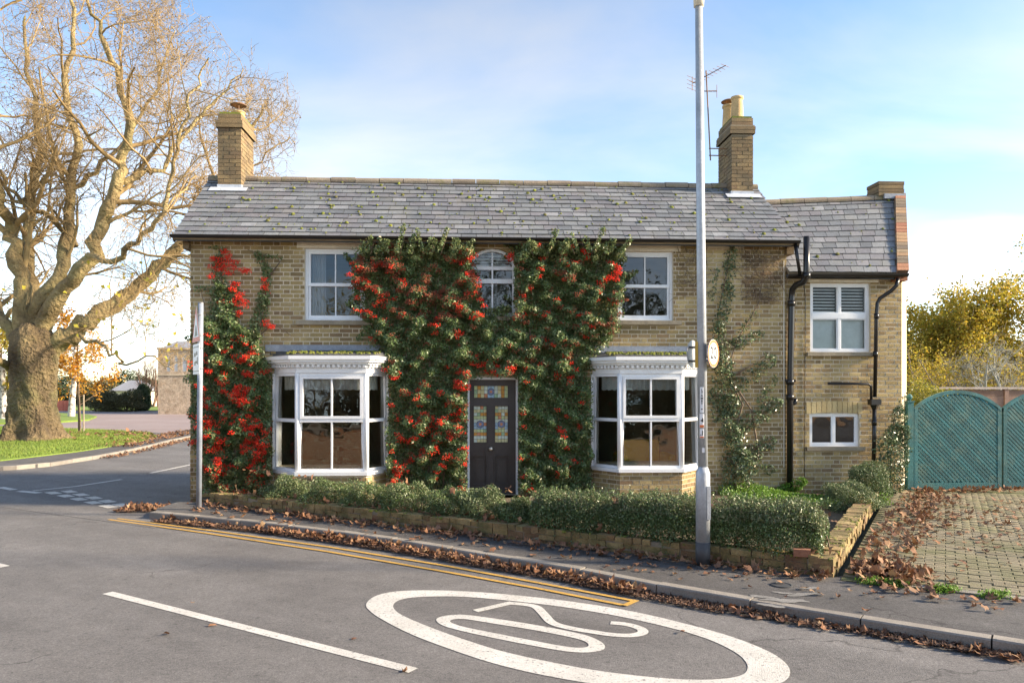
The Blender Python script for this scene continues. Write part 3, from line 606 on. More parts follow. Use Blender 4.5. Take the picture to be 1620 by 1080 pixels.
# ------------------------------------------------------------------ roof
def slate_roof(name, E0, E1, R0, R1, rows, swid, n_solo, parent, jit=.006):
    n = (E1-E0).cross(R0-E0).normalized()
    if n.z < 0: n = -n
    deck = MB(); q = [E0, E1, R1, R0]; deck.extr([p-n*.012 for p in q], -n*.05); rf = deck.build(name, 'mortar_dark', parent)
    up = ((R0+R1)/2-(E0+E1)/2).normalized(); al = (E1-E0).normalized(); P = lambda s, t: (E0*(1-s)+E1*s)*(1-t) + (R0*(1-s)+R1*s)*t
    allsl = []
    for r in range(rows):
        t0 = r/rows; A, B = P(0,t0), P(1,t0); L = (B-A).length; x = -(swid/2 if r % 2 else 0) - random.uniform(0,.03)
        t1 = min((r+1.12)/rows, 1)
        while x < L:
            wdt = swid*random.uniform(.93,1.07); a, b = max(x+.0045, 0), min(x+wdt-.0045, L); x += wdt
            if b-a < .04: continue
            s0, s1 = a/L, b/L; dz = random.uniform(0, jit); sk = random.uniform(-.006,.006)
            p = [P(s0,t0)+n*(.016+dz)-up*(.004+sk), P(s1,t0)+n*(.016+dz+random.uniform(-.002,.004))-up*(.004-sk), P(s1,t1)+n*.001, P(s0,t1)+n*.001]
            allsl.append(p)
    idx = list(range(len(allsl))); pick = set(idx[:n_solo])
    st = MB()
    for i, p in enumerate(allsl):
        mb = MB() if i in pick else st
        b_ = len(mb.v); mb.v += [tuple(q) for q in p] + [tuple(q-n*.008) for q in p]
        mb.f += [tuple(b_+k for k in t) for t in ((0,1,2,3),(4,5,1,0),(5,6,2,1),(7,4,0,3))]
        if i in pick: mb.build('slate', 'slate', rf)
    if st.v: st.build('slates', 'slate', rf, kind='stuff')
    return rf, n, P
roof, rn, RP = slate_roof('roof', eL, eR, rL_, rR_, 13, .262, 210, house)
bE0 = Vector((eL.x, 2*ridgeY-eL.y, eL.z)); bE1 = Vector((eR.x, 2*ridgeY-eR.y, eR.z))
MB().extr([bE0, bE1, rR_, rL_], (0,0,-.06)).build('rear_roof', 'slate', house)
def ridge_tiles(A, B, parent, step=.46, r=.085):
    n = int((B-A).length/step); d = (B-A)/n
    for i in range(n):
        a = A + d*i + d*.012; b = A + d*(i+1) - d*.012; dz = random.uniform(-.008,.008); mb = MB()
        for p in (a, b):
            for j in range(9):
                t = math.pi*(-.12 + 1.24*j/8); mb.v.append((p.x, p.y-math.cos(t)*r*1.15, p.z-.03+math.sin(t)*r+dz))
        mb.f = [(j, j+1, 9+j+1, 9+j) for j in range(8)] + [tuple(range(9)), tuple(range(17,8,-1))]
        mb.build('ridge_tile', 'ridge', parent)
ridge_tiles(rL_+Vector((0,0,.02)), rR_+Vector((0,0,.02)), roof)
def moss(P, n, count, parent, lo=.05, hi=.97):
    mb = MB()
    for _ in range(count):
        s, t = random.uniform(.02,.98), random.uniform(lo, hi); c = P(s, t)+n*.018; r = random.choice((.010,.012,.015,.02,.026,.036)); 
        x = n.orthogonal().normalized(); y = n.cross(x); b = len(mb.v)
        for k, (rr, hh) in enumerate(((1,0),(.85,.45),(.4,.75))):
            for j in range(7):
                a = 2*math.pi*j/7; q = rr*r*random.uniform(.75,1.25); mb.v.append(tuple(c + (x*math.cos(a)+y*math.sin(a))*q + n*hh*r))
        for k in range(2):
            for j in range(7): mb.f.append((b+k*7+j, b+k*7+(j+1)%7, b+k*7+7+(j+1)%7, b+k*7+7+j))
        mb.f.append(tuple(range(b+14, b+21)))
    mb.build('moss', 'moss', parent, kind='stuff')
moss(RP, rn, 330, roof)
# verge boards under the left and right roof edges, soffit, gutter
for E, Rr in ((eL, rL_), (eR, rR_)):
    s = 1 if E is eL else -1
    MB().extr([E-rn*.063, E-rn*.11, Rr-rn*.11, Rr-rn*.063], (s*.03,0,0)).build('verge_board', 'black', roof)
MB().box(eL.x+.04, eR.x-.04, -.245, -.215, ez-.075, ez-.045).build('fascia', 'black', house)
def gutter(a, b, parent, r=.058, m='black'):
    mb = MB(); k = 9
    for p in (a, b):
        for rr in (r, r-.007):
            for j in range(k):
                t = math.pi + math.pi*j/(k-1); mb.v.append((p.x, p.y+math.cos(t)*rr, p.z+math.sin(t)*rr))
    for j in range(k-1):
        mb.f += [(j, j+1, 2*k+j+1, 2*k+j), (k+j+1, k+j, 3*k+j, 3*k+j+1)]
    mb.f += [(0, 2*k, 3*k, k), (k-1, 2*k-1, 4*k-1, 3*k-1), tuple(range(k))+tuple(range(2*k-1,k-1,-1)), tuple(range(2*k,3*k))+tuple(range(4*k-1,3*k-1,-1))]
    return mb.build('gutter', m, parent)
gutter(Vector((eL.x-.01, eL.y-.03, ez+.012)), Vector((eR.x-.02, eR.y-.03, ez+.012)), house, .052)
# brick corbel at the right and left eaves
for x0, x1 in ((XL-.10, XL), (XR-.02, XR+.11)): 
    MB().box(x0, x1, -.10, .25, 4.40, 4.56).build('eaves_corbel', 'brick_grey', house)

# ------------------------------------------------------------------ chimneys
def brick_stack(x0, x1, y0, y1, z0, z1, parent, m='brick_grey'):
    MB().box(x0+.012, x1-.012, y0+.012, y1-.012, z0, z1).build('stack_core', 'mortar_dark', parent)
    mb = MB(); z = z0; row = 0
    while z+.065 <= z1+.01:
        for (a, b, fx) in ((x0, x1, 0), (y0, y1, 1)):
            x = a - (row % 2)*.113
            while x < b:
                p, q = max(x, a), min(x+.215, b); x += .2255
                if q-p < .03: continue
                j = random.uniform(-.004,.004)
                if fx == 0: mb.box(p, q, y0+j, y0+.05, z, z+.065); mb.box(p, q, y1-.05, y1-j, z, z+.065)
                else:
                    p2, q2 = max(p, y0+.052), min(q, y1-.052)
                    if q2-p2 > .02: mb.box(x0+j, x0+.05, p2, q2, z, z+.065); mb.box(x1-.05, x1-j, p2, q2, z, z+.065)
        z += .0752; row += 1
    return mb.build('stack_brickwork', m, parent, kind='stuff')
def corbel(x0, x1, y0, y1, z0, z1, e, parent):
    n = max(1, round((z1-z0)/.0752)); 
    for k in range(n):
        MB().box(x0-e+random.uniform(-.004,.004), x1+e+random.uniform(-.004,.004), y0-e, y1+e, z0+k*.0752, z0+k*.0752+.066).build('corbel_course', 'brick_grey', parent)
    MB().box(x0-e+.012, x1+e-.012, y0-e+.012, y1+e-.012, z0, z1-.006).build('corbel_core', 'mortar_dark', parent)
def pot(c, r, h, parent, cowl=None):
    p = MB().lathe(c, [(r*1.04,0),(r*1.0,.02),(r*.86,h*.86),(r*.86,h*.88),(r*1.0,h*.90),(r*1.0,h),(r*.8,h),(r*.78,h*.9)], 18).build('chimney_pot', 'clay', parent, True)
    if cowl:
        mb = MB()
        for k in range(4):
            a = k*math.pi/2+.4; mb.tube([(c[0]+r*.75*math.cos(a), c[1]+r*.75*math.sin(a), c[2]+h-.05), (c[0]+r*.75*math.cos(a), c[1]+r*.75*math.sin(a), c[2]+h+cowl)], .008, 5)
        mb.lathe((c[0],c[1],c[2]+h+cowl), [(r*1.15,0),(r*1.18,.012),(r*.9,.035),(r*.3,.055),(.01,.058)], 18); mb.build('cowl', 'rust', p)
def chimney(x0, x1, y0, y1, zb, zt, cz, pots, front_z):
    ch = MB().box(x0-.012, x1+.012, y0-.006, y1+.006, front_z-.02, front_z+.085)
    ch = ch.build('chimney', 'lead_new', house)
    brick_stack(x0, x1, y0, y1, zb, cz, ch); corbel(x0, x1, y0, y1, cz, zt-.15, .035, ch)
    corbel(x0, x1, y0, y1, zt-.15, zt, .0, ch); MB().box(x0+.02, x1-.02, y0+.02, y1-.02, zt-.008, zt+.03).build('flaunching', 'moss', ch)
    # lead apron on the slates
    a = Vector((x0-.09, y0-.012, front_z+.0)); sl_ = (Vector((0, eL.y, ez))-Vector((0, ridgeY, rz))).normalized()
    A = [Vector((x0-.13, y0-.01, 0)), Vector((x1+.13, y0-.01, 0))]
    for p in A: p.z = ez + (p.y-eL.y)*(rz-ez)/(ridgeY-eL.y) + .034
    MB().extr([A[0], A[1], A[1]+sl_*.17, A[0]+sl_*.17], rn*.006).build('lead_apron', 'lead_new', ch)
    for q in pots: pot((q[0], q[1], zt+.02), q[2], q[3], ch, q[4])
    return ch
y0c = ridgeY-.36; y1c = ridgeY+.46
roofz = lambda y: ez + (y-eL.y)*(rz-ez)/(ridgeY-eL.y)
cx0, cx1 = onY(344.5,0,y0c).x, onY(381.5,0,y0c).x; ctop = onY(0,173,y0c).z
c1 = chimney(cx0, cx1, y0c, y1c, roofz(y0c)-.1, ctop, onY(0,196,y0c).z, [((cx0+cx1)/2+.03, y0c+.45, .135, .16, .13)], roofz(y0c))
cx0, cx1 = onY(1157.5,0,y0c).x, onY(1191.5,0,y0c).x; ctop = onY(1180,186,y0c).z
c2 = chimney(cx0, cx1, y0c, y1c, roofz(y0c)-.1, ctop, onY(1180,212,y0c).z, [((cx0+cx1)/2-.03, y0c+.22, .125, .46, None), ((cx0+cx1)/2-.06, y0c+.62, .135, .44, .07)], roofz(y0c))
# aerial
ax = onY(1124,0,y0c+.3).x; abase = onY(1124,250,y0c+.3); atop = onY(1117,112,y0c+.3)
aer = thing('tv_aerial', 'rusty television aerial on a leaning mast strapped to the right chimney', 'aerial', (abase.x, abase.y, abase.z-.05))
MB().tube([abase-Vector((0,0,.05)), atop], .013, 7).build('mast', 'rust', aer)
mb = MB(); 
for dz in (.05, .19): mb.tube([abase+Vector((-.03,0,dz)), Vector((cx0+.01, y0c+.3, abase.z+dz))], .011, 6)
mb.build('bracket', 'rust', aer)
mb = MB(); b0 = atop+Vector((-.02,0,-.12)); bd = Vector((.55,-.75,.12)).normalized(); sdv = Vector((.8,.55,0)).normalized()
mb.tube([b0-bd*.3, b0+bd*.5], .009, 6)
for k in range(9): c_ = b0 - bd*.28 + bd*.095*k; mb.tube([c_-sdv*.13, c_+sdv*.13], .0045, 5)
for dz in (-.12,-.04,.04,.12): mb.tube([b0-bd*.32+Vector((-.0,0,dz))-sdv*.16, b0-bd*.32+Vector((0,0,dz))+sdv*.16], .0045, 5)
mb.tube([b0-bd*.32+Vector((0,0,-.14)), b0-bd*.32+Vector((0,0,.14))], .007, 5)
mb.build('antenna_array', 'rust', aer)
mb = MB(); c_ = atop+Vector((.0,0,-.42))
mb.tube([c_-Vector((.2,0,0)), c_+Vector((.22,0,.02))], .008, 5)
for k in range(5): q = c_+Vector((-.18+.09*k,0,0)); mb.tube([q-Vector((0,.12,.05)), q+Vector((0,.12,.05))], .0045, 5)
mb.tube([c_+Vector((.22,0,-.12)), c_+Vector((.22,0,.14))], .006, 5)
mb.build('antenna_array', 'rust', aer)

# ------------------------------------------------------------------ windows
def facet(p, q):
    p, q = Vector((p[0],p[1],0)), Vector((q[0],q[1],0)); a = (q-p).normalized(); return (p, a, Vector((a.y,-a.x,0))), (q-p).length   # n points to -y side for p->q to the right
def pane(fr, a0, a1, n, z0, z1, parent, tilt=.0, m='glass'):
    P = lambda a, n, z: fr[0]+fr[1]*a+fr[2]*n+Vector((0,0,z))
    mb = MB(); t = tilt*(z1-z0)
    mb.v = [tuple(P(a0,n,z0)), tuple(P(a1,n,z0)), tuple(P(a1,n-t,z1)), tuple(P(a0,n-t,z1))]; mb.f = [(0,1,2,3)]
    return mb.build('pane', m, parent)
def framebox(fr, a0, a1, n0, n1, z0, z1, t, parent, name='frame', m='white', tb=None):
    mb = MB(); tb = tb or t
    mb.fbox(fr, a0, a0+t, n0, n1, z0, z1); mb.fbox(fr, a1-t, a1, n0, n1, z0, z1); mb.fbox(fr, a0+t, a1-t, n0, n1, z1-t, z1); mb.fbox(fr, a0+t, a1-t, n0, n1, z0, z0+tb)
    return mb.build(name, m, parent)
def sash(w_, parent_house, lintel=True, glass2='glass', lower='glass'):
    x0, x1, z0, z1 = w_; fr, L = facet((x0,.055), (x1,.055)); zm = z0+(z1-z0)*.5
    win = framebox(fr, 0, L, -.08, .0, z0, z1, .045, parent_house, 'window')
    for (a, b, n_, g) in ((z0+.045, zm+.02, -.035, lower), (zm-.02, z1-.045, -.012, glass2)):
        s_ = framebox(fr, .047, L-.047, n_-.035, n_, a, b, .042, win, 'sash', 'white', .055)
        MB().fbox(fr, L/2-.011, L/2+.011, n_-.03, n_-.002, a+.056, b-.043).build('glazing_bar', 'white', win)
        pane(fr, .09, L/2-.012, n_-.016, a+.055, b-.043, win, .03, g); pane(fr, L/2+.012, L-.09, n_-.016, a+.055, b-.043, win, .022, g)
    MB().box(x0-.14, x1+.14, -.07, .055, z0-.075, z0-.003).build('sill', 'sill', win)
    if lintel: MB().box(x0-.13, x1+.13, -.016, .05, z1+.006, z1+.125).build('lintel', 'cream', win)
    return win
W1 = sash(w1, house); W3 = sash(w3, house)
MB().box(inf[0], inf[1], -.014, .05, inf[3], inf[3]+.075).build('blocked_window_lintel', 'cream', house)
# arched middle window
x0, x1, z0, z1 = w2; fr, L = facet((x0,.055), (x1,.055)); cxm = (x0+x1)/2; rad = L/2; rise = .31; zs = z1-rise
mb = MB(); k = 12; arc = [(cxm+rad*math.cos(math.pi*j/k), zs+rise*math.sin(math.pi*j/k)) for j in range(k+1)]; arci = [(cxm+(rad-.05)*math.cos(math.pi*j/k), zs+(rise-.05)*math.sin(math.pi*j/k)) for j in range(k+1)]
for j in range(k):
    (xa,za),(xb,zb_),(xc,zc),(xd,zd) = arc[j], arc[j+1], arci[j+1], arci[j]
    mb.hexa([(xa,.05,za),(xb,.05,zb_),(xc,.05,zc),(xd,.05,zd),(xa,.13,za),(xb,.13,zb_),(xc,.13,zc),(xd,.13,zd)])
mb.box(x0, x0+.05, .05, .13, z0, zs); mb.box(x1-.05, x1, .05, .13, z0, zs); mb.box(x0+.05, x1-.05, .05, .13, z0, z0+.06)
W2 = mb.build('window', 'white', house)
zt_ = z0+(z1-z0)*.53
MB().box(x0+.05, x1-.05, .045, .12, zt_-.05, zt_+.03).build('transom', 'white', W2)
MB().box(x0+.05, x1-.05, .055, .12, zs-.06, zs).build('transom', 'white', W2)
MB().box(cxm-.014, cxm+.014, .06, .10, z0+.06, z1-.06).build('glazing_bar', 'white', W2)
pane(fr, .05, L-.05, -.04, z0+.06, zt_-.05, W2, .02); pane(fr, .05, L-.05, -.04, zt_+.03, zs-.06, W2, .02)
mb = MB(); mb.v = [(cxm,.095,zs)] + [(x_,.095,z_) for x_, z_ in arci]; mb.f = [(0, j+1, j+2) for j in range(k)]; mb.build('pane', 'glass', W2)
for kk in range(5): MB().box(x0+.07, x1-.07, .17, .18, zs+.02+kk*.055, zs+.05+kk*.055).build('blind_slat', 'lace', W2)
for s in (0, 1):      # brick spandrels beside the arch
    xs = x1 if s == 0 else x0; q = arc[:k//2+1] if s == 0 else arc[k//2:]
    pts = [(x_,.003,z_) for x_, z_ in q] + [(xs,.003,z1)]
    MB().extr(pts, (0,.2,0)).build('arch_spandrel', 'brick', W2)
MB().box(x0-.1, x1+.1, -.05, .05, z0-.075, z0-.003).build('sill', 'sill', W2)
# bay windows
def bay(B, name):
    a, b, fa, fb, zs, zt, zh = (B[k] for k in ('a','b','fa','fb','sill','tran','head')); zg = .06
    foot = [(a,.0), (fa,-.5), (fb,-.5), (b,.0)]
    inset = lambda e: [(a-e*1.0, 0.012), (fa-e*.55, -.5-e), (fb+e*.55, -.5-e), (b+e*1.0, .012)]
    bw = MB().prism([(p[0],p[1]+.004) for p in foot], zg, zs-.06).build('bay_window', 'mortar', house)
    mbk = MB()
    for p, q in zip(foot[:-1], foot[1:]):
        fr, L = facet(p, q)
        for (s, e, c, d) in brick_rows(.0, L, zg+.01, zs-.07, []): mbk.fbox(fr, s, e, -.04, .002+random.uniform(-.003,.003), c, d)
    mbk.build('bay_brickwork', 'brick', bw, kind='stuff')
    MB().prism(inset(.055), zs-.06, zs).build('sill', 'white', bw)
    for i, (p, q) in enumerate(zip(foot[:-1], foot[1:])):
        fr, L = facet(p, q); t = .05 if i == 1 else .045
        framebox(fr, .0, L, -.10, .0, zs+.002, zh, t, bw, 'bay_frame')
        MB().fbox(fr, t, L-t, -.08, .008, zt-.028, zt+.028).build('transom', 'white', bw)
        if i == 1:
            framebox(fr, t+.002, L-t-.002, -.06, .02, zt+.03, zh-t-.002, .045, bw, 'opening_light')
            for (z0, z1, e) in ((zs+t, zt-.028, .001), (zt+.075, zh-t-.047, .046)):
                MB().fbox(fr, L/2-.013, L/2+.013, -.05, .004, z0, z1).build('glazing_bar', 'white', bw)
                pane(fr, t+e, L/2-.013, -.03, z0, z1, bw, .052); pane(fr, L/2+.013, L-t-e, -.03, z0, z1, bw, .045)
        else:
            pane(fr, t, L-t, -.03, zs+t, zt-.028, bw, .03); pane(fr, t, L-t, -.03, zt+.028, zh-t, bw, .03)
    for p in foot[1:3]: MB().tube([(p[0], p[1]+.03, zs+.002), (p[0], p[1]+.03, zh)], .045, 10).build('corner_post', 'white', bw, True)
    for x_, s in ((a, -1), (b, 1)): MB().box(min(x_, x_+s*.035), max(x_, x_+s*.035), -.03, .05, zs+.002, zh).build('jamb', 'white', bw)
    # frieze, dentils, cornice, lead roof
    MB().prism(inset(.02), zh+.002, zh+.085).build('frieze', 'white', bw)
    MB().prism(inset(.035), zh+.087, zh+.145).build('dentil_band', 'white', bw)
    f2 = inset(.035)
    for p, q in zip(f2[:-1], f2[1:]):
        fr, L = facet(p, q); n = int(L/.082)
        for k in range(n): MB().fbox(fr, (k+.3)*L/n, (k+.82)*L/n, .001, .045, zh+.098, zh+.143).build('dentil', 'white', bw)
    for e, z0, z1 in ((.10, .147, .18), (.15, .181, .225), (.185, .226, .285)): MB().prism(inset(e), zh+z0, zh+z1).build('cornice', 'white', bw)
    lo = inset(.17); hi = [(a-.06,.004),(fa+.1,-.05),(fb-.1,-.05),(b+.06,.004)]; mb = MB(); z0, z1 = zh+.287, zh+.405
    mb.v = [(x,y,z0) for x,y in lo] + [(x,y,z1) for x,y in hi]; mb.f = [(0,1,5,4),(1,2,6,5),(2,3,7,6),(4,5,6,7),(3,2,1,0),(0,4,7,3)]; lr = mb.build('lead_roof', 'lead_dark', bw)
    mb = MB()
    for _ in range(130):
        x = random.uniform(fa-.2, fb+.2); yy_ = random.uniform(-.5,-.2); c_ = Vector((x, yy_, zh+.405-.118*(-yy_-.05)/.62)); mb.lathe(c_, [(.02,-.01),(.025,.01),(.012,.022)], 6)
    mb.build('moss', 'moss', lr, kind='stuff')
    MB().box(a-.16, b+.16, -.022, .004, zh+.385, zh+.50).build('lead_flashing', 'lead', bw)
    # net valance inside
    v_ = thing('lace_valance', name, 'valance', ((fa+fb)/2, -.3, zh-.3), 'lace valances inside the bay windows')
    ins = [(a+.16,.02),(fa+.07,-.36),(fb-.07,-.36),(b-.16,.02)]
    for p, q in zip(ins[:-1], ins[1:]):
        fr, L = facet(p, q); mb = MB(); k = int(L/.03); 
        for j in range(k+1):
            s = L*j/k; n = .012*math.sin(j*1.3); P = fr[0]+fr[1]*s+fr[2]*n; mb.v += [(P.x,P.y,zh-.035), (P.x,P.y,zh-.27-.016*abs(math.sin(j*.8)))]
        mb.f = [(2*j,2*j+2,2*j+3,2*j+1) for j in range(k)]; mb.build('lace_panel', 'lace', v_)
    return bw
bay1 = bay(B1, 'white lace valance inside the bay window beside the berry covered corner')
bay2 = bay(B2, 'white lace valance inside the bay window behind the lamp post')
# ------------------------------------------------------------------ front door
x0, x1, z0, z1 = dr
mb = MB(); t = .038
mb.box(x0, x0+t, -.01, .10, z0, z1); mb.box(x1-t, x1, -.01, .10, z0, z1); mb.box(x0+t, x1-t, -.01, .10, z1-t, z1)
DO = mb.build('door', 'white', house)
X0, X1, Z1 = x0+t+.003, x1-t-.003, z1-t-.003; dy = .03
def du(u): return onY(u, 700, dy).x
def dv(v): return onY(780, v, dy).z
opens = [(du(750), du(803.5), dv(629), dv(610)), (du(749.5), du(770), dv(699.5), dv(642)), (du(783), du(803.5), dv(699.5), dv(642)), (du(748.5), du(769.5), dv(765), dv(721)), (du(783), du(804.5), dv(765), dv(721))]
leaf = wall_slab(X0, X1, z0, Z1, opens, dy, dy+.045).build('door_leaf', 'door', DO)
for o_ in opens[3:]:
    MB().box(o_[0]-.001, o_[1]+.001, dy+.018, dy+.04, o_[2]-.001, o_[3]+.001).build('lower_panel', 'door', DO)
    MB().box(o_[0]+.04, o_[1]-.04, dy+.008, dy+.017, o_[2]+.05, o_[3]-.05).build('raised_field', 'door', DO)
for o_ in opens:    # mouldings
    fr, L = facet((o_[0]-.012, dy), (o_[1]+.012, dy)); framebox(fr, 0, L, .0005, .012, o_[2]-.012, o_[3]+.012, .014, DO, 'moulding', 'door')
def stained(o_, vertical):
    xa, xb, za, zb_ = o_; cols, rows_ = (4, 11) if vertical else (10, 3)
    rowc = [2, 5, 0, 7, 3, 3, 5, 7, 0, 2, 5] if vertical else None; colc = [7, 0, 2, 5, 3, 3, 5, 2, 0, 7]
    sg = MB().box(xa, xb, dy+.022, dy+.03, za, zb_).build('stained_glass', 'leadcame', DO)
    ww, hh = (xb-xa)/cols, (zb_-za)/rows_; grp = {}
    for i in range(cols):
        for j in range(rows_):
            c = (rowc[j] if vertical else colc[i]); 
            if random.random() < .22: c = random.choice((1,2,5,6))
            MB().box(xa+i*ww+.0025, xa+(i+1)*ww-.0025, dy+.017, dy+.0215, za+j*hh+.0025, za+(j+1)*hh-.0025).build('glass_piece', 'sg%d' % c, sg)
    cx_, cz_ = (xa+xb)/2, (za+zb_)/2; r = min(xb-xa, zb_-za)*.24
    for rr, m_, yy in ((r*1.25, 'leadcame', dy+.016), (r*1.1, 'sg4', dy+.0145), (r*.45, 'sg6', dy+.013)):
        MB().extr([(cx_+rr*math.cos(2*math.pi*k/14), yy, cz_+rr*math.sin(2*math.pi*k/14)) for k in range(14)], (0,.0015,0)).build('rosette', m_, sg)
stained(opens[0], False); stained(opens[1], True); stained(opens[2], True)
kc = onY(776.5, 709.5, dy); mbk = MB().lathe((0,0,0), [(.012,0),(.012,.03),(.03,.04),(.036,.058),(.03,.075),(.012,.083),(.004,.084)], 16)
kn = MB(); kn.v = [(kc.x+p[0], dy-p[2], kc.z+p[1]) for p in mbk.v]; kn.f = mbk.f; kn.build('knob', 'knob', DO, True)
MB().box(x0-.12, x1+.12, -.35, -.012, .06, z0-.005).build('doorstep', 'sill', house)

# ------------------------------------------------------------------ wing
TH = R(31.2); WX0 = XR+.004; WX1 = onY(1429,430).x; WY = .05; WZT = onY(1340,440,WY).z
gdir = Vector((math.sin(TH), math.cos(TH), 0)); GA = Vector((WX1, WY, 0))
ww = (onY(1282,0,WY).x, onY(1377,0,WY).x, onY(1330,557,WY).z, onY(1330,447.5,WY).z)
wl = (onY(1281,0,WY).x, onY(1360,0,WY).x, onY(1320,706,WY).z, onY(1320,653,WY).z)
wf = wall_slab(WX0, WX1-.02, .04, WZT, [ww, wl], WY+.006, WY+.25).build('wing_front_wall', 'mortar', house)
wr = brick_rows(WX0, WX1, .05, WZT-.01, [ww, wl]); wp = [r for r in wr if r[1]-r[0] > STR-.001]; random.shuffle(wp); solo2 = set(wp[:65])
for r in wp[:65]: place_brick(r, WY, ME_STR, wf)
bricks_joined([r for r in wr if r not in solo2], WY).build('brickwork', 'brick', wf, kind='stuff')
# splayed gable wall, rendered
wridgeY = 1.75; wz_e = onY(1330,431,WY-.18).z; rA = onY(1222,323,wridgeY); rB = onY(1409,313,wridgeY)
dep = 4.1; gp = lambda d, z: GA + gdir*(d/math.cos(TH)) + Vector((0,0,z))
lft = Vector((-math.cos(TH), math.sin(TH), 0))*.23
MB().extr([gp(.015,.04), gp(dep,.04), gp(dep,WZT-.5), gp(wridgeY-WY+.25, rB.z-.02), gp(wridgeY-WY, rB.z-.02), gp(.015,WZT)], lft*.9).build('rendered_gable_wall', 'render', house)
wall_slab(WX0, 9.4, .04, WZT, [], 3.9, 4.1).build('wing_rear_wall', 'render', house)
MB().prism([(WX0+.02,.32),(WX1-.35,.32),(9.0,3.85),(WX0+.02,3.85)], .04, .2).build('wing_floor', 'floor', house)
MB().prism([(WX0+.02,.31),(WX1-.32,.31),(9.0,3.88),(WX0+.02,3.88)], 2.2, 2.35).build('wing_upper_floor', 'inside', house)
MB().box(WX0+.05, 8.6, 1.9, 2.0, .2, WZT).build('wing_partition', 'room_shade', house)
wE0 = Vector((WX0, WY-.2, wz_e)); wE1 = Vector((onY(1409,0,WY-.2).x, WY-.2, wz_e)); wR0 = Vector((WX0-.1, wridgeY, rA.z)); wR1 = rB.copy()+Vector((.1,0,0)); wE1.x += .1
wroof, wn, WP = slate_roof('wing_roof', wE0, wE1, wR0, wR1, 13, .235, 90, house, .004)
ridge_tiles(Vector((WX0+.1, wridgeY, rA.z+.02)), wR1+Vector((0,0,.02)), wroof, .48)
MB().extr([Vector((WX0, 3.9, wz_e)), Vector((9.6,3.9,wz_e)), wR1, wR0], (0,0,-.06)).build('wing_rear_roof', 'slate', house)
moss(WP, wn, 26, wroof)
# brick parapet up the gable: stepped courses lying on the slope
pb = MB(); a0 = GA + Vector((0,-.17,wz_e-.03)); a1 = gp(wridgeY-WY, rB.z+.02); nseg = 24
wd_ = Vector((-.215,0,0))
for i in range(nseg):
    p = a0+(a1-a0)*(i/nseg); q = a0+(a1-a0)*((i+.88)/nseg); hgt = wn*.10
    pb.hexa([p+wd_, p, q, q+wd_, p+wd_+hgt, p+hgt, q+hgt, q+wd_+hgt])
par = pb.build('gable_parapet', 'brick_red', house)
pc = MB().hexa([a0+wd_*.96-wn*.12, a0+wd_*.02-wn*.12, a1+wd_*.02-wn*.12, a1+wd_*.96-wn*.12, a0+wd_*.96+wn*.085, a0+wd_*.02+wn*.085, a1+wd_*.02+wn*.085, a1+wd_*.96+wn*.085]); pc.build('parapet_core', 'mortar_dark', par)
sx0, sx1 = onY(1390,0,wridgeY-.1).x, onY(1429,0,wridgeY-.1).x; stop_z = onY(1410,289,wridgeY).z
for k in range(4): 
    e = .012 if k % 2 else 0; MB().box(sx0-e, sx1+e, wridgeY-.12, wridgeY+.35, stop_z-.30+k*.0752, stop_z-.30+k*.0752+.068).build('parapet_cap_course', 'brick_grey', par)
MB().box(sx0+.1, sx1+.006, wridgeY-.145, wridgeY+.3, stop_z-.36, stop_z-.26).build('lead_flashing', 'lead', par)
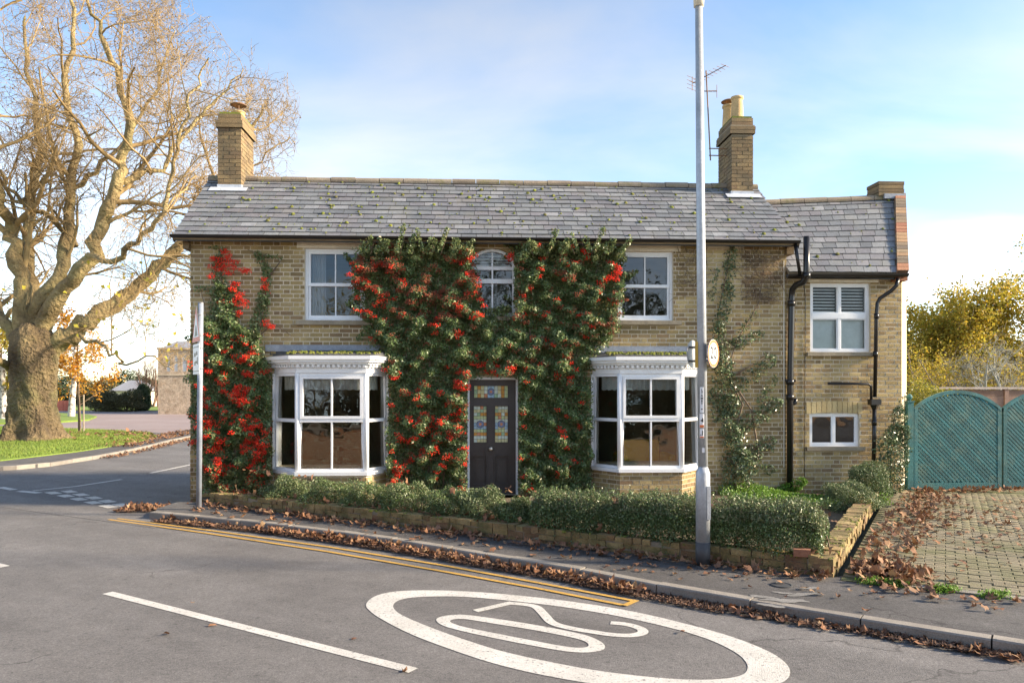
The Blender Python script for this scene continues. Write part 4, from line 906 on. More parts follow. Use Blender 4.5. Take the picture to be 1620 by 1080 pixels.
# kneeler
MB().box(WX1-.2, WX1-.003, WY-.2, WY+.2, wz_e-.14, wz_e-.02).build('kneeler', 'brick_red', par)
MB().box(WX0, WX1-.21, WY-.15, WY-.12, wz_e-.11, wz_e-.03).build('wing_fascia', 'black', house)
gutter(Vector((WX0-.05, WY-.235, wz_e-.05)), Vector((WX1-.03, WY-.235, wz_e-.02)), house, .06)
def wing_window(w_, top):
    x0, x1, z0, z1 = w_; fr, L = facet((x0, WY+.05), (x1, WY+.05))
    win = framebox(fr, 0, L, -.08, 0, z0, z1, .05, house, 'window')
    if top:
        zm = z0+(z1-z0)*.53
        MB().fbox(fr, .05, L-.05, -.07, .008, zm-.05, zm+.045).build('transom', 'white', win)
        for a, b, lo in ((z0+.05, zm-.05, 1), (zm+.045, z1-.05, 0)):
            for s, e in ((.05, L/2-.02), (L/2+.02, L-.05)):
                framebox(fr, s, e, -.05, -.006, a, b, .022, win, 'sash')
                pane(fr, s+.022, e-.022, -.03, a+.022, b-.022, win, .0, 'glass_clear')
                if lo:
                    MB().fbox(fr, s+.01, e-.01, -.12, -.10, a, b).build('frosted_blind', 'frost', win)
                else:
                    for k in range(8):
                        zz = a+.03+k*(b-a-.04)/8; MB().fbox(fr, s+.015, e-.015, -.125, -.10, zz, zz+.017).build('shutter_slat', 'white', win)
        MB().fbox(fr, L/2-.02, L/2+.02, -.07, .004, z0+.05, zm-.05).build('mullion', 'white', win); MB().fbox(fr, L/2-.02, L/2+.02, -.07, .004, zm+.045, z1-.05).build('mullion', 'white', win)
        MB().box(x0-.06, x1+.12, WY-.06, WY+.04, z1+.01, z1+.08).build('lintel', 'cream', win)
    else:
        MB().fbox(fr, L/2-.02, L/2+.02, -.07, -.002, z0+.05, z1-.05).build('mullion', 'white', win)
        for s, e in ((.05, L/2-.02), (L/2+.02, L-.05)): 
            framebox(fr, s, e, -.05, -.006, z0+.05, z1-.05, .02, win, 'sash'); pane(fr, s+.02, e-.02, -.03, z0+.07, z1-.07, win, .0)
        for k in range(11):    # soldier arch of yellow bricks
            u_ = -.06+(L+.12)*k/11; r_ = .025*math.sin(math.pi*(k+.5)/11)
            MB().fbox((fr[0]-Vector((0,.05,0)), fr[1], fr[2]), u_, u_+(L+.12)/11-.012, -.03, .006, z1+.006+r_-.02, z1+.19+r_).build('arch_brick', 'brick_yellow', win)
    MB().box(x0-.07, x1+.08, WY-.055, WY+.05, z0-.07, z0-.003).build('sill', 'sill', win)
    return win
WW = wing_window(ww, True); WL = wing_window(wl, False)
# pipes
def pipe(pts, r, name='drainpipe', joints=()):
    o = MB().tube(pts, r, 12).build(name, 'black', house, True)
    for j in joints: MB().tube([Vector(j)-Vector((0,0,.05)), Vector(j)+Vector((0,0,.05))], r*1.25, 12).build('pipe_collar', 'black', o, True)
    return o
py = WY-.10; Q = lambda u, v, y=None: onY(u, v, py if y is None else y)
sp_ = pipe([Q(1276,374,-.34), Q(1276,425,-.34), Q(1275.5,436,-.34), Q(1271,446,-.28), Q(1259,451,-.16), Q(1253.5,458,py), Q(1252.5,470), Q(1250,610), Q(1249.5,772)], .055, 'soil_pipe', [Q(1276,436,-.34), Q(1252,480), Q(1250,604), Q(1250,628)])
MB().tube([Q(1243,602), Q(1258,602)], .028, 8).build('pipe_bracket', 'black', sp_)
MB().tube([Q(1250,640), Q(1258,637), Q(1259,630)], .035, 8).build('branch_pipe', 'black', sp_, True)
pipe([Q(1258,386,-.30), Q(1266,436,-.26)], .03, 'gutter_link_pipe')
dp = pipe([Q(1421,440,-.19), Q(1418,452,-.19), Q(1410,460,-.15), Q(1392,472,py), Q(1388,480), Q(1386.5,500), Q(1384,628)], .034, 'drainpipe', [Q(1386.5,500), Q(1385,560)])
hp = Q(1383.5,640); MB().box(hp.x-.09, hp.x+.09, py-.07, py+.07, hp.z-.0, hp.z+.10).build('hopper', 'black', dp); MB().lathe((hp.x,py,hp.z-.09), [(.04,0),(.085,.088)], 4).build('hopper_neck', 'black', dp)
pipe([Q(1383.5,645), Q(1382,735)], .036, 'drainpipe', [Q(1383,668)])
pipe([Q(1310,606.5), Q(1374,607), Q(1378,611), Q(1378.5,634)], .024, 'waste_pipe')
MB().tube([Q(1272,450,WY-.01), Q(1274,470,WY-.012), Q(1273.5,600,WY-.012), Q(1273,755,WY-.012)], .006, 5).build('wall_cable', 'black', house)
MB().box(XR-.045, XR-.028, -.012, -.001, .6, 4.3).build('pale_wall_joint', 'cream', house)
# things inside
def armchair():
    t = thing('armchair', 'mustard yellow armchair seen through the bay window beside the lamp post', 'armchair', (3.3, .95, .16))
    bx = lambda n, *a: MB().box(*a).build(n, 'yellow_cloth', t)
    for n, a in (('seat', (2.85,3.6,.6,1.25,.36,.56)), ('backrest', (2.85,3.6,1.26,1.45,.3,1.02)), ('arm', (2.7,2.845,.6,1.4,.3,.78)), ('arm', (3.605,3.75,.6,1.4,.3,.78))):
        o = bx(n, *a); bv = o.modifiers.new('bevel', 'BEVEL'); bv.width = .05; bv.segments = 3
    for x in (2.78, 3.67):
        for y in (.65, 1.35): MB().tube([(x,y,.16),(x,y,.31)], .022, 8).build('leg', 'stem', t)
armchair()
cu = thing('curtain', 'white gathered curtain hanging inside the upstairs window next to the berries', 'curtain', (w1[0]+.2, .22, w1[2]))
mb = MB(); k = 26
for j in range(k+1):
    x = w1[0]+.07+.26*j/k; y = .2+.025*math.sin(j*1.1); mb.v += [(x,y,w1[2]+.03),(x,y,w1[3]-.03)]
mb.f = [(2*j,2*j+2,2*j+3,2*j+1) for j in range(k)]; mb.build('curtain_panel', 'curtain', cu)

# ------------------------------------------------------------------ low garden wall
gw = thing('garden_wall', 'low mossy yellow brick wall edging the front garden and driveway', 'wall', (WALL_C.x, WALL_C.y, .1))
def low_wall(A, B, courses, top_var):
    fr, L = facet((A.x,A.y), (B.x,B.y))
    MB().fbox(fr, .01, L-.01, -.20, -.016, .02, .1+courses*.0752-.065).build('wall_core', 'mortar_dark', gw)
    for r in range(courses):
        x = -(r % 2)*.11
        while x < L:
            w_ = STR if r < courses-1 else random.choice((STR, HDR, HDR)); a, b = max(x, 0), min(x+w_, L); x += w_+.012
            if b-a < .04 or (r == courses-1 and random.random() < top_var): continue
            z = .1-.03+r*.0752; j = random.uniform(-.014,.014); dz = random.uniform(-.008,.008)
            mb = MB(); mb.fbox(fr, a, b, -.215+j, .0+j, z+dz, z+dz+.064); mb.v = [(p[0]+random.gauss(0,.004), p[1]+random.gauss(0,.004), p[2]+random.gauss(0,.004)) for p in mb.v]; mb.build('brick', 'brick_old', gw)
low_wall(WALL_A, WALL_C, 3, .08); low_wall(WALL_C, WALL_B, 3, .10)
mb = MB()
for _ in range(420):
    A_, B_ = (WALL_A, WALL_C) if random.random() < .6 else (WALL_C, WALL_B); t_ = random.random(); d_ = (B_-A_).normalized(); c_ = A_+(B_-A_)*t_+Vector((-d_.y,d_.x,0))*random.uniform(.0,.2); r_ = random.uniform(.008,.03); mb.lathe((c_.x,c_.y,.272), [(r_,-.01),(r_*.9,.008),(r_*.4,.016)], 7)
mb.build('moss', 'moss', gw, kind='stuff')
tag(MB().hexa([(WALL_C.x-.33+q[0], WALL_C.y+.18+q[1], .275+q[2]) for q in ((0,0,0),(.16,-.05,0),(.20,.04,0),(.04,.10,0),(0,0,.075),(.16,-.05,.075),(.20,.04,.075),(.04,.10,.075))]).build('loose_brick', 'brick_red'), 'loose orange brick lying on the low wall near its corner', 'brick')
# soil of the front garden
sheet('garden_soil', [(WALL_A.x-.05,WALL_A.y+.1),(WALL_C.x,WALL_C.y+.2),(WALL_B.x-.2,WALL_B.y),(7.4,.06),(-4.95,.06)], .135, 'soil')
# ------------------------------------------------------------------ driveway
ddir = (WALL_B-WALL_C).normalized(); dn = Vector((ddir.y,-ddir.x,0))      # dn points right, away from the wall
DA = WALL_C + dn*.08
dq = lambda s, n: DA + ddir*s + dn*n
sheet('driveway_bed', [dq(-.1,0), dq(8.2,0), dq(9,9), dq(.2,9)], .107, 'joint')
drive = tag(thing('driveway', None, None, (DA.x, DA.y, .1)), kind='structure')
PL, PW, PH = .2, .1, .03
me_p = bpy.data.meshes.new('paver'); e_ = .004
pv = [(-PL/2,-PW/2,-PH),(PL/2,-PW/2,-PH),(PL/2,PW/2,-PH),(-PL/2,PW/2,-PH),(-PL/2,-PW/2,-e_),(PL/2,-PW/2,-e_),(PL/2,PW/2,-e_),(-PL/2,PW/2,-e_),(-PL/2+e_,-PW/2+e_,0),(PL/2-e_,-PW/2+e_,0),(PL/2-e_,PW/2-e_,0),(-PL/2+e_,PW/2-e_,0)]
pf = [(8,9,10,11),(4,5,9,8),(5,6,10,9),(6,7,11,10),(7,4,8,11),(0,1,5,4),(1,2,6,5),(2,3,7,6),(3,0,4,7)]
me_p.from_pydata([tuple(np.array(p)*(.955,.92,1)) for p in pv], [], pf); me_p.materials.append(M['paver'])
cells = []
i = 0
while i*PL < 8.2:
    for j in range(90):
        # stretcher courses running across the drive
        pass
    i += 1
rows_n = int(8.0/PW)
for r in range(rows_n):
    for k in range(-1, 44):
        s = .05+PW*(r+.5); n = PL*(k+.5)+(PL/2 if r % 2 else 0)
        if n < .09 or n > 8.8: continue
        p = dq(s, n)
        if p.y > .55: continue
        cells.append((s, n, p))
ang = math.atan2(dn.y, dn.x)
ctr = Vector((0,-D,0)); cells.sort(key=lambda c: (c[2]-ctr).length)
inview = [c for c in cells if (c[2].x*CP-(c[2].y+D)*SP)/(c[2].x*SP+(c[2].y+D)*CP)*F+810 < 1640]
big = inview[:300]; bigset = set(id(c) for c in big); oV = []; oF = []
PVA = np.array([tuple(np.array(p)*(.955,.92,1)) for p in pv]); ca, sa = math.cos(ang), math.sin(ang)
PVR = np.column_stack([PVA[:,0]*ca-PVA[:,1]*sa, PVA[:,0]*sa+PVA[:,1]*ca, PVA[:,2]])
for c in cells:
    z = .118+random.uniform(-.004,.004)
    if id(c) in bigset:
        o = bpy.data.objects.new('paver', me_p); link(o, drive); o.location = Vector((c[2].x, c[2].y, z))-origin(drive); o.rotation_euler = (random.gauss(0,.012), random.gauss(0,.012), ang+random.gauss(0,.02))
    else:
        b = len(oV)*12; oV.append(PVR+np.array([c[2].x, c[2].y, z])); oF += [tuple(b+q for q in f_) for f_ in pf]
mesh_obj('far_pavers', np.concatenate(oV), np.array(oF), 'paver', drive)['kind'] = 'stuff'
# concrete edging at the foot of the drive and patches in the pavement
MB().hexa([p+Vector((0,0,z)) for z in (.0,.116) for p in (dq(-.06,.25), dq(-.06,9), dq(.045,9), dq(.045,.25))]).build('edging', 'kerb', drive)
patch = tag(thing('pavement_patch', None, None, (onZ(1240,945,.1).x, onZ(1240,945,.1).y, .104)), kind='structure')
for (u, v_, a_, b_, th_) in ((1205,944,.13,.05,.3), (1228,949,.16,.07,.1), (1252,950,.17,.06,.5), (1268,940,.16,.05,.9), (1240,938,.11,.03,.2), (1283,930,.13,.035,.9), (1220,958,.12,.04,0)):
    c_ = onZ(u, v_, .1); P_ = []
    for k in range(16):
        a = 2*math.pi*k/16; q = random.uniform(.6,1.25); x, y = a_*q*math.cos(a), b_*q*math.sin(a); P_.append((c_.x+x*math.cos(th_-.6)-y*math.sin(th_-.6), c_.y+x*math.sin(th_-.6)+y*math.cos(th_-.6)))
    sheet('cement_smear', P_, .1035+.0004*random.random()*4, 'patch', patch)
cvc = onZ(1237,925,.104); ccv = tag(MB().lathe((cvc.x,cvc.y,.104), [(.10,0),(.10,.006),(.085,.008),(.083,.003),(.01,.003)], 18).build('stopcock_cover', 'galv_dark'), 'small round black iron stopcock cover set in the pavement', 'cover')

# ------------------------------------------------------------------ gates
gy = .42
gates = []
def gate_leaf(u0, u1, label, mirror=False):
    x0, x1 = onY(u0,0,gy).x, onY(u1,0,gy).x; zb = onY(1500,787,gy).z; zt = onY(1500,618,gy).z; zsd = onY(1590,646,gy).z; zb = max(zb,.125)
    L = x1-x0; cxx = (x0+x1)/2; h = zt-zsd; rr = ((L/2)**2+h*h)/(2*h); cz = zt-rr
    arch = lambda x: cz + math.sqrt(max(rr*rr-(x-cxx)**2, 0))
    t = thing('gate', label, 'gate', (cxx, gy, zb), 'teal lattice driveway gates')
    st = .075
    MB().box(x0, x0+st, gy-.03, gy+.03, zb, zsd+.01).build('stile', 'teal', t); MB().box(x1-st, x1, gy-.03, gy+.03, zb, zsd+.01).build('stile', 'teal', t)
    MB().box(x0+st, x1-st, gy-.028, gy+.028, zb, zb+.13).build('bottom_rail', 'teal', t)
    mb = MB(); k = 24
    for j in range(k):
        xa, xb = x0+L*j/k, x0+L*(j+1)/k; za, zb2 = arch(xa), arch(xb)
        mb.hexa([(xa,gy-.034,za-.055),(xb,gy-.034,zb2-.055),(xb,gy+.03,zb2-.055),(xa,gy+.03,za-.055),(xa,gy-.034,za+.01),(xb,gy-.034,zb2+.01),(xb,gy+.03,zb2+.01),(xa,gy+.03,za+.01)])
    mb.build('arched_rail', 'teal', t)
    ia, ib, iz = x0+st-.005, x1-st+.005, zb+.125
    # backing slats (other diagonal) and front slats, each its own piece
    for layer, (sg, yy, pitch, wdt) in enumerate(((1, gy+.004, .058, .042), (-1, gy-.016, .058, .044))):
        n = int((L+2.2)*1.0/pitch/1.0*1.0)+30
        for q in range(-n, n):
            c = q*pitch*1.414
            # line z = iz + sg*(x-ia) + c ; clip inside the arch
            xs = [ia+(ib-ia)*i_/60 for i_ in range(61)]; ok = [x for x in xs if iz < iz+sg*(x-ia)+c < arch(x)-.05]
            if len(ok) < 3: continue
            xa, xb = ok[0], ok[-1]; A = Vector((xa, yy, iz+sg*(xa-ia)+c)); B_ = Vector((xb, yy, iz+sg*(xb-ia)+c)); d = (B_-A).normalized(); up = Vector((-d.z,0,d.x))*wdt/2; yv = Vector((0,.009,0))
            MB().hexa([A-up-yv, B_-up-yv, B_-up+yv, A-up+yv, A+up-yv, B_+up-yv, B_+up+yv, A+up+yv]).build('slat', 'teal', t)
    return t
gate_leaf(1445, 1583, 'teal arched lattice gate leaf beside the house wall')
gate_leaf(1586, 1725, 'teal arched lattice gate leaf away from the house')
px = onY(1438.5,0,gy).x
gp_ = thing('gate_post', 'square teal gate post with small finial against the house', 'post', (px, gy, .1))
MB().box(px-.055, px+.055, gy-.055, gy+.055, .1, onY(1438,636,gy).z).build('shaft', 'teal', gp_); pz = onY(1438,636,gy).z
MB().box(px-.07, px+.07, gy-.07, gy+.07, pz+.001, pz+.025).build('cap', 'teal', gp_); MB().lathe((px,gy,pz+.026), [(.03,0),(.025,.02),(.05,.05),(.055,.08),(.035,.115),(.01,.13)], 10).build('finial', 'teal', gp_, True)
# ------------------------------------------------------------------ fence behind the gates
fn = thing('board_fence', 'weathered brown board fence with bleached capping behind the gates', 'fence', (11.5, 3.6, 0))
fx0, fx1 = onY(1470,0,3.6).x, 17.5; fz = onY(1570,614,3.6).z
k = 0
while fx0+k*1.83 < fx1:
    a, b = fx0+k*1.83, fx0+(k+1)*1.83
    for q in range(12): MB().box(a+.05, b-.05, 3.6+(q % 2)*.004, 3.62+(q % 2)*.004, .05+q*(fz-.08)/12, .05+(q+.97)*(fz-.08)/12).build('board', 'fence', fn)
    MB().box(a-.05, a+.049, 3.57, 3.67, 0, fz-.02).build('fence_post', 'fence', fn); MB().box(a+.004, b-.004, 3.555, 3.68, fz-.018, fz+.03).build('capping', 'fence_top', fn); k += 1

# ------------------------------------------------------------------ lamp post and signs
lp = onZ(1112,893,.1); lp = Vector((lp.x, lp.y, .1))
lamp = thing('street_lamp', 'tall galvanised street lamp post standing on the pavement before the hedge', 'street lamp', lp)
ld = math.hypot(lp.x, lp.y+D); zat = lambda v: H+(V0-v)/F*((lp.y+D)*CP+lp.x*SP)
zs_ = zat(738); ztop = zat(8); lean = -.045
MB().tube([lp, lp+Vector((0,0,.25))], .0785, 20).build('dark_foot', 'galv_dark', lamp, True)
MB().tube([lp+Vector((0,0,.25)), Vector((lp.x,lp.y,zs_-.07)), Vector((lp.x,lp.y,zs_))], [.076,.076,.0525], 20).build('base_compartment', 'galv', lamp, True)
MB().tube([Vector((lp.x,lp.y,zs_-.005)), Vector((lp.x+lean*.5,lp.y,(zs_+ztop)/2)), Vector((lp.x+lean,lp.y,ztop))], [.0525,.047,.040], 20).build('shaft', 'galv', lamp, True)
MB().box(lp.x+.022, lp.x+.062, lp.y-.080, lp.y-.058, .1+.5, zs_-.2).build('access_door', 'galv', lamp)
top = Vector((lp.x+lean, lp.y, ztop)); rdv = -NR
MB().tube([top-Vector((0,0,.02)), top+Vector((0,0,.16))], [.055,.062], 14).build('spigot_collar', 'cream', lamp, True)
mb = MB(); mb.tube([top+Vector((0,0,.16))-rdv*.06, top+Vector((0,0,.19))+rdv*.12, top+Vector((0,0,.24))+rdv*.55, top+Vector((0,0,.25))+rdv*.62], [.07,.14,.13,.05], 14); mb.build('lantern', 'cream', lamp, True)
def round_sign(label, sgn, zc, parent):
    fn_ = Vector((.765,-.644,0))*sgn; c = Vector((lp.x,lp.y,zc)) + fn_*.115; sv = Vector((-fn_.y, fn_.x, 0)); r = .152
    t = thing('speed_sign', label, 'sign', c-Vector((0,0,r)))
    def disc(name, rad, o0, o1, m, r_in=0):
        mb = MB(); k = 36
        P = lambda rr, j, o: c+fn_*o+(sv*math.cos(2*math.pi*j/k)+Vector((0,0,math.sin(2*math.pi*j/k))))*rr
        if r_in:
            mb.v = [tuple(P(rr,j,o1)) for rr in (rad, r_in) for j in range(k)]; mb.f = [(j,(j+1)%k,k+(j+1)%k,k+j) for j in range(k)]; mb.build(name, m, t)
        else: mb.extr([P(rad,j,o0) for j in range(k)], fn_*(o1-o0)); mb.build(name, m, t)
    disc('backplate', r, 0, .004, 'alu'); disc('face', r*.985, .0042, .0052, 'sign_white'); disc('red_ring', r*.97, 0, .0062, 'sign_orange', r*.76)
    cu_ = bpy.data.curves.new('num', 'FONT'); cu_.body = '20'; cu_.size = .18; cu_.offset = .003; cu_.align_x = 'CENTER'; cu_.align_y = 'CENTER'; cu_.extrude = .0004
    ob = bpy.data.objects.new('tmp', cu_); C.objects.link(ob); dg = bpy.context.evaluated_depsgraph_get(); me = bpy.data.meshes.new_from_object(ob.evaluated_get(dg)); bpy.data.objects.remove(ob)
    vv = [c + sv*v_.co.x + Vector((0,0,v_.co.y-.0)) + fn_*(.0068+v_.co.z) for v_ in me.vertices]; ff = [tuple(p.vertices) for p in me.polygons]
    mesh_obj('numeral', [tuple(v_) for v_ in vv], ff, 'sign_black', t)
    for dz in (-.075, .075):
        MB().tube([c-fn_*.002+Vector((0,0,dz)), Vector((lp.x,lp.y,zc+dz))+fn_*.045], .012, 8).build('bracket', 'alu', t)
        MB().tube([c-fn_*.008+Vector((0,0,dz))-sv*.1, c-fn_*.008+Vector((0,0,dz))+sv*.1], .008, 6).build('back_rail', 'galv_dark', t)
    return t
zc = zat(559.5)
round_sign('round twenty speed sign with faded red ring facing along the road, fixed to lamp post', 1, zc, lamp)
bs = round_sign('round speed sign seen from behind, on the bay window side of the lamp post', -1, zc+.0, lamp)
c = Vector((lp.x,lp.y,zc)) - DR*.083
MB().box(c.x-.018, c.x+.018, c.y-.062, c.y-.046, zc-.15, zc+.13).build('yellow_strip', 'sign_yellow', bs)
def text_mesh(s, size, origin_, sv, upv, nv, m, parent, name='lettering', align='CENTER', bold=0):
    cu_ = bpy.data.curves.new('txt', 'FONT'); cu_.body = s; cu_.size = size; cu_.align_x = align; cu_.align_y = 'CENTER'; cu_.extrude = .0003; cu_.offset = bold
    ob = bpy.data.objects.new('tmp', cu_); C.objects.link(ob); dg = bpy.context.evaluated_depsgraph_get(); me = bpy.data.meshes.new_from_object(ob.evaluated_get(dg)); bpy.data.objects.remove(ob)
    vv = [tuple(origin_ + sv*v_.co.x + upv*v_.co.y + nv*v_.co.z) for v_ in me.vertices]; return mesh_obj(name, vv, [tuple(p.vertices) for p in me.polygons], m, parent)
# plates stuck to the post
tocam = Vector((-lp.x, -D-lp.y, 0)).normalized(); sv_ = Vector((-tocam.y, tocam.x, 0)); sv_ = sv_ if sv_.x > 0 else -sv_; Z = Vector((0,0,1))
def plate(label, v0, v1, wd, m='sign_white', offx=-.006):
    z0, z1 = zat(v1), zat(v0); t = thing('sticker', label, 'sticker', (lp.x+tocam.x*.05, lp.y+tocam.y*.05, z0)); mb = MB(); k = 8
    pts = []
    for j in range(k+1):
        a = (-.5+j/k)*wd/.053; pts.append(Vector((lp.x+offx*0+lean*.1, lp.y, 0)) + tocam*.0545*math.cos(a) + sv_*.0545*math.sin(a) + sv_*offx)
    mb.v = [tuple(p+Z*z) for z in (z0, z1) for p in pts]; mb.f = [(j,j+1,k+2+j,k+1+j) for j in range(k)]; mb.build('backing', m, t); return t, z0, z1
pc_ = Vector((lp.x+lean*.1, lp.y, 0)) + tocam*.0575 + sv_*-.006
t, z0, z1 = plate('narrow white plate with small black vertical lettering on lamp post', 612, 652.5, .040)
for i_, ch in enumerate('LTAMBY'): text_mesh(ch, .032, pc_+Z*(z1-.035-i_*.029), sv_, Z, tocam, 'sign_black', t, bold=.0008)
MB().extr([pc_+Z*(z0+.04)+sv_*.008*math.cos(k*math.pi/5)+Z*.008*math.sin(k*math.pi/5) for k in range(10)], tocam*.001).build('dot', 'sign_black', t)
t, z0, z1 = plate('white sticker with dark animal figure and faded red foot on lamp post', 654, 676, .05)
MB().extr([pc_+Z*(z0+.03)-sv_*.022, pc_+Z*(z0+.03)+sv_*.022, pc_+Z*(z0+.004)+sv_*.022, pc_+Z*(z0+.004)-sv_*.022], tocam*.0006).build('red_band', 'sign_orange', t)
MB().extr([pc_+Z*(z0+.085)+sv_*x+Z*y for x, y in ((-.016,-.012),(.0,-.016),(.014,-.03),(.016,-.005),(.010,.02),(.003,.022),(.004,.003),(-.010,.0))], tocam*.0006).build('figure', 'sign_black', t)
t, z0, z1 = plate('white sticker with small walking figure on lamp post below the animal sticker', 677.5, 692, .046)
MB().extr([pc_+Z*(z0+.016)-sv_*.02, pc_+Z*(z0+.016)+sv_*.02, pc_+Z*(z0+.003)+sv_*.02, pc_+Z*(z0+.003)-sv_*.02], tocam*.0006).build('red_band', 'sign_orange', t)
MB().extr([pc_+Z*(z0+.055)+sv_*x+Z*y for x, y in ((.004,-.028),(.012,-.028),(.013,.02),(.006,.026),(.003,.01))], tocam*.0006).build('figure', 'sign_black', t)
MB().extr([pc_+Z*(z0+.036)+sv_*x+Z*y for x, y in ((-.016,-.01),(-.006,-.01),(-.005,.004),(-.014,.003))], tocam*.0006).build('small_figure', 'sign_black', t)
t, z0, z1 = plate('blank small pale label low on lamp post', 707.5, 715, .026, offx=.008)
# warning sign on its pole
spz = onZ(314.5,806,.1); sb = Vector((spz.x, spz.y, .1)); ds = (sb.y+D)*CP+sb.x*SP; zw = lambda v: H+(V0-v)/F*ds
spole = thing('sign_pole', 'slim grey steel sign pole at the kerb beside the house corner', 'pole', sb)
MB().tube([sb, Vector((sb.x+.03, sb.y, zw(480)))], .041, 16).build('tube', 'pole_grey', spole, True); MB().tube([Vector((sb.x+.03, sb.y, zw(480))), Vector((sb.x+.03, sb.y, zw(478.5)))], .043, 16).build('cap', 'alu', spole, True)
ns = Vector((-.87,-.49,0)).normalized(); ss = Vector((-ns.y, ns.x, 0)); ss = -ss if ss.x < 0 else ss
cw = Vector((sb.x+.02, sb.y, 0)) + ns*.055
ws = thing('warning_sign', 'red bordered triangular warning sign on the slim pole, seen nearly edge on', 'sign', (cw.x, cw.y, zw(541)))
def tri(s, z0, z1, o): return [cw+ns*o+ss*(-s)+Z*z0, cw+ns*o+ss*s+Z*z0, cw+ns*o+Z*z1]
za, zb_ = zw(541), zw(484); hh = zb_-za; half = .34
MB().extr(tri(half, za, zb_, 0), ns*.004).build('backplate', 'alu', ws); MB().extr(tri(half*.98, za+.004, zb_-.01, .0045), ns*.001).build('red_border', 'sign_red', ws)
MB().extr(tri(half*.68, za+hh*.13, za+hh*.80, .006), ns*.001).build('white_field', 'sign_white', ws)
MB().extr([cw+ns*.0075+ss*x+Z*(za+z) for x, z in ((-.13,.09),(.14,.09),(.09,.16),(.04,.25),(-.02,.27),(-.06,.17))], ns*.0008).build('symbol', 'sign_black', ws)
wp_ = thing('sign_plate', 'white plate with arrows and figures below the warning triangle', 'sign', (cw.x, cw.y, zw(592)))
z0, z1 = zw(592), zw(544); q = lambda s, z, o: cw+ns*o+ss*s+Z*z
MB().extr([q(-.27,z0,0), q(.27,z0,0), q(.27,z1,0), q(-.27,z1,0)], ns*.004).build('backplate', 'sign_white', wp_)
for z in (z1-.05, z0+.05): MB().extr([q(-.25,z-.007,.0045), q(.25,z-.007,.0045), q(.25,z+.007,.0045), q(-.25,z+.007,.0045)], ns*.0008).build('black_rule', 'sign_black', wp_)
for x, z, w_, h_ in ((-.1,z1-.17,.07,.03), (.06,z1-.15,.06,.03), (-.1,z0+.17,.05,.03), (.02,z0+.19,.10,.02), (.12,z0+.21,.03,.06)):
    MB().extr([q(x-w_,z-h_,.0045), q(x+w_,z-h_,.0045), q(x+w_,z+h_,.0045), q(x-w_,z+h_,.0045)], ns*.0008).build('mark', 'sign_black', wp_)
for z in (zw(498), zw(530), zw(550), zw(582)):
    MB().tube([Vector((sb.x+.02, sb.y, z-.012)), Vector((sb.x+.02, sb.y, z+.012))], .047, 14).build('clamp', 'alu', spole, True)

# ------------------------------------------------------------------ wall plants
def stroke_pts(strokes, per_area, ymin=.03, lump=True):
    """strokes: (u0,v0,u1,v1,radius px, thickness m, density) on the facade"""
    out = []
    for (u0, v0, u1, v1, r, th, dens) in strokes:
        L = math.hypot(u1-u0, v1-v0); n = int(per_area*dens*(L*2*r+3.14*r*r)/8100.)
        t = RNG.random(n)*(L+2*r)-r; a = RNG.uniform(-1, 1, n); cap = np.clip(np.where(t < 0, -t, np.where(t > L, t-L, 0))/max(r,1), 0, 1); a = a*np.sqrt(np.maximum(1-cap**2,0))
        dx, dy_ = ((u1-u0)/L, (v1-v0)/L) if L > 0 else (1, 0)
        ed = 1+.22*np.sin(t*.31+u0)+.15*np.sin(t*.83+v0)
        u = u0+dx*t-dy_*a*r*ed; v = v0+dy_*t+dx*a*r*ed
        out.append(np.column_stack([u, v, np.full(n, th)*np.sqrt(np.maximum(1-(a*.9)**2, .08))]))
    q = np.concatenate(out); u, v, th = q.T
    A = (u-810)/F; dxv = A*CP+SP; dyv = CP-A*SP; tt = D/dyv; x = dxv*tt; z = H+(V0-v)/F*tt
    lum = .55+.45*np.sin(x*5.3+np.sin(z*4.1)*1.5)*np.sin(z*6.1+x*2.2)
    y = -ymin - th*np.maximum(lum,.15)*RNG.random(len(q))**.6
    k = z > .13
    return np.column_stack([x, y, z])[k]
def poly_pts(poly, n, th, ymin=.03, gaps=.3):
    P = np.array(poly, float); lo, hi = P.min(0), P.max(0); q = RNG.uniform(lo, hi, (int(n*1.6), 2)); q = q[in_poly(q + RNG.normal(0, 5, q.shape), poly)]
    u, v = q.T; A = (u-810)/F; tt = D/(CP-A*SP); x = (A*CP+SP)*tt; z = H+(V0-v)/F*tt
    cl = np.sin(x*6.3+np.sin(z*3.7)*2)*np.sin(z*7.1+np.sin(x*4.3)*1.7) + .6*np.sin(x*15+z*7)*np.sin(z*17-x*5)
    keep = RNG.random(len(x)) < np.clip(.75+cl*.6, gaps, 1); x, z, cl = x[keep], z[keep], cl[keep]
    y = -ymin - th*(.50+.55*np.clip(cl,-.8,1))*RNG.random(len(x))**.5
    k = z > .13
    return np.column_stack([x, y, z])[k]
def clusters(c, per, spread, r):
    n = len(c); k = RNG.integers(per//2, per+1, n); q = np.repeat(c, k, 0) + np.clip(RNG.normal(0, 1, (k.sum(),3)), -1.6, 1.6)*np.array(spread); return balls_np(q, r)
def plant_stems(strokes_px, root, r0=.02, m='stem', y=-.05):
    mb = MB()
    for line in strokes_px:
        pts = [onY(u, v, y+.02*math.sin(i*2.1)) for i, (u, v) in enumerate(line)]; n = len(pts); mb.tube(pts, [r0*(1-.75*i/(n-1)) for i in range(n)], 6)
    return mb.build('stems', m, root, True)
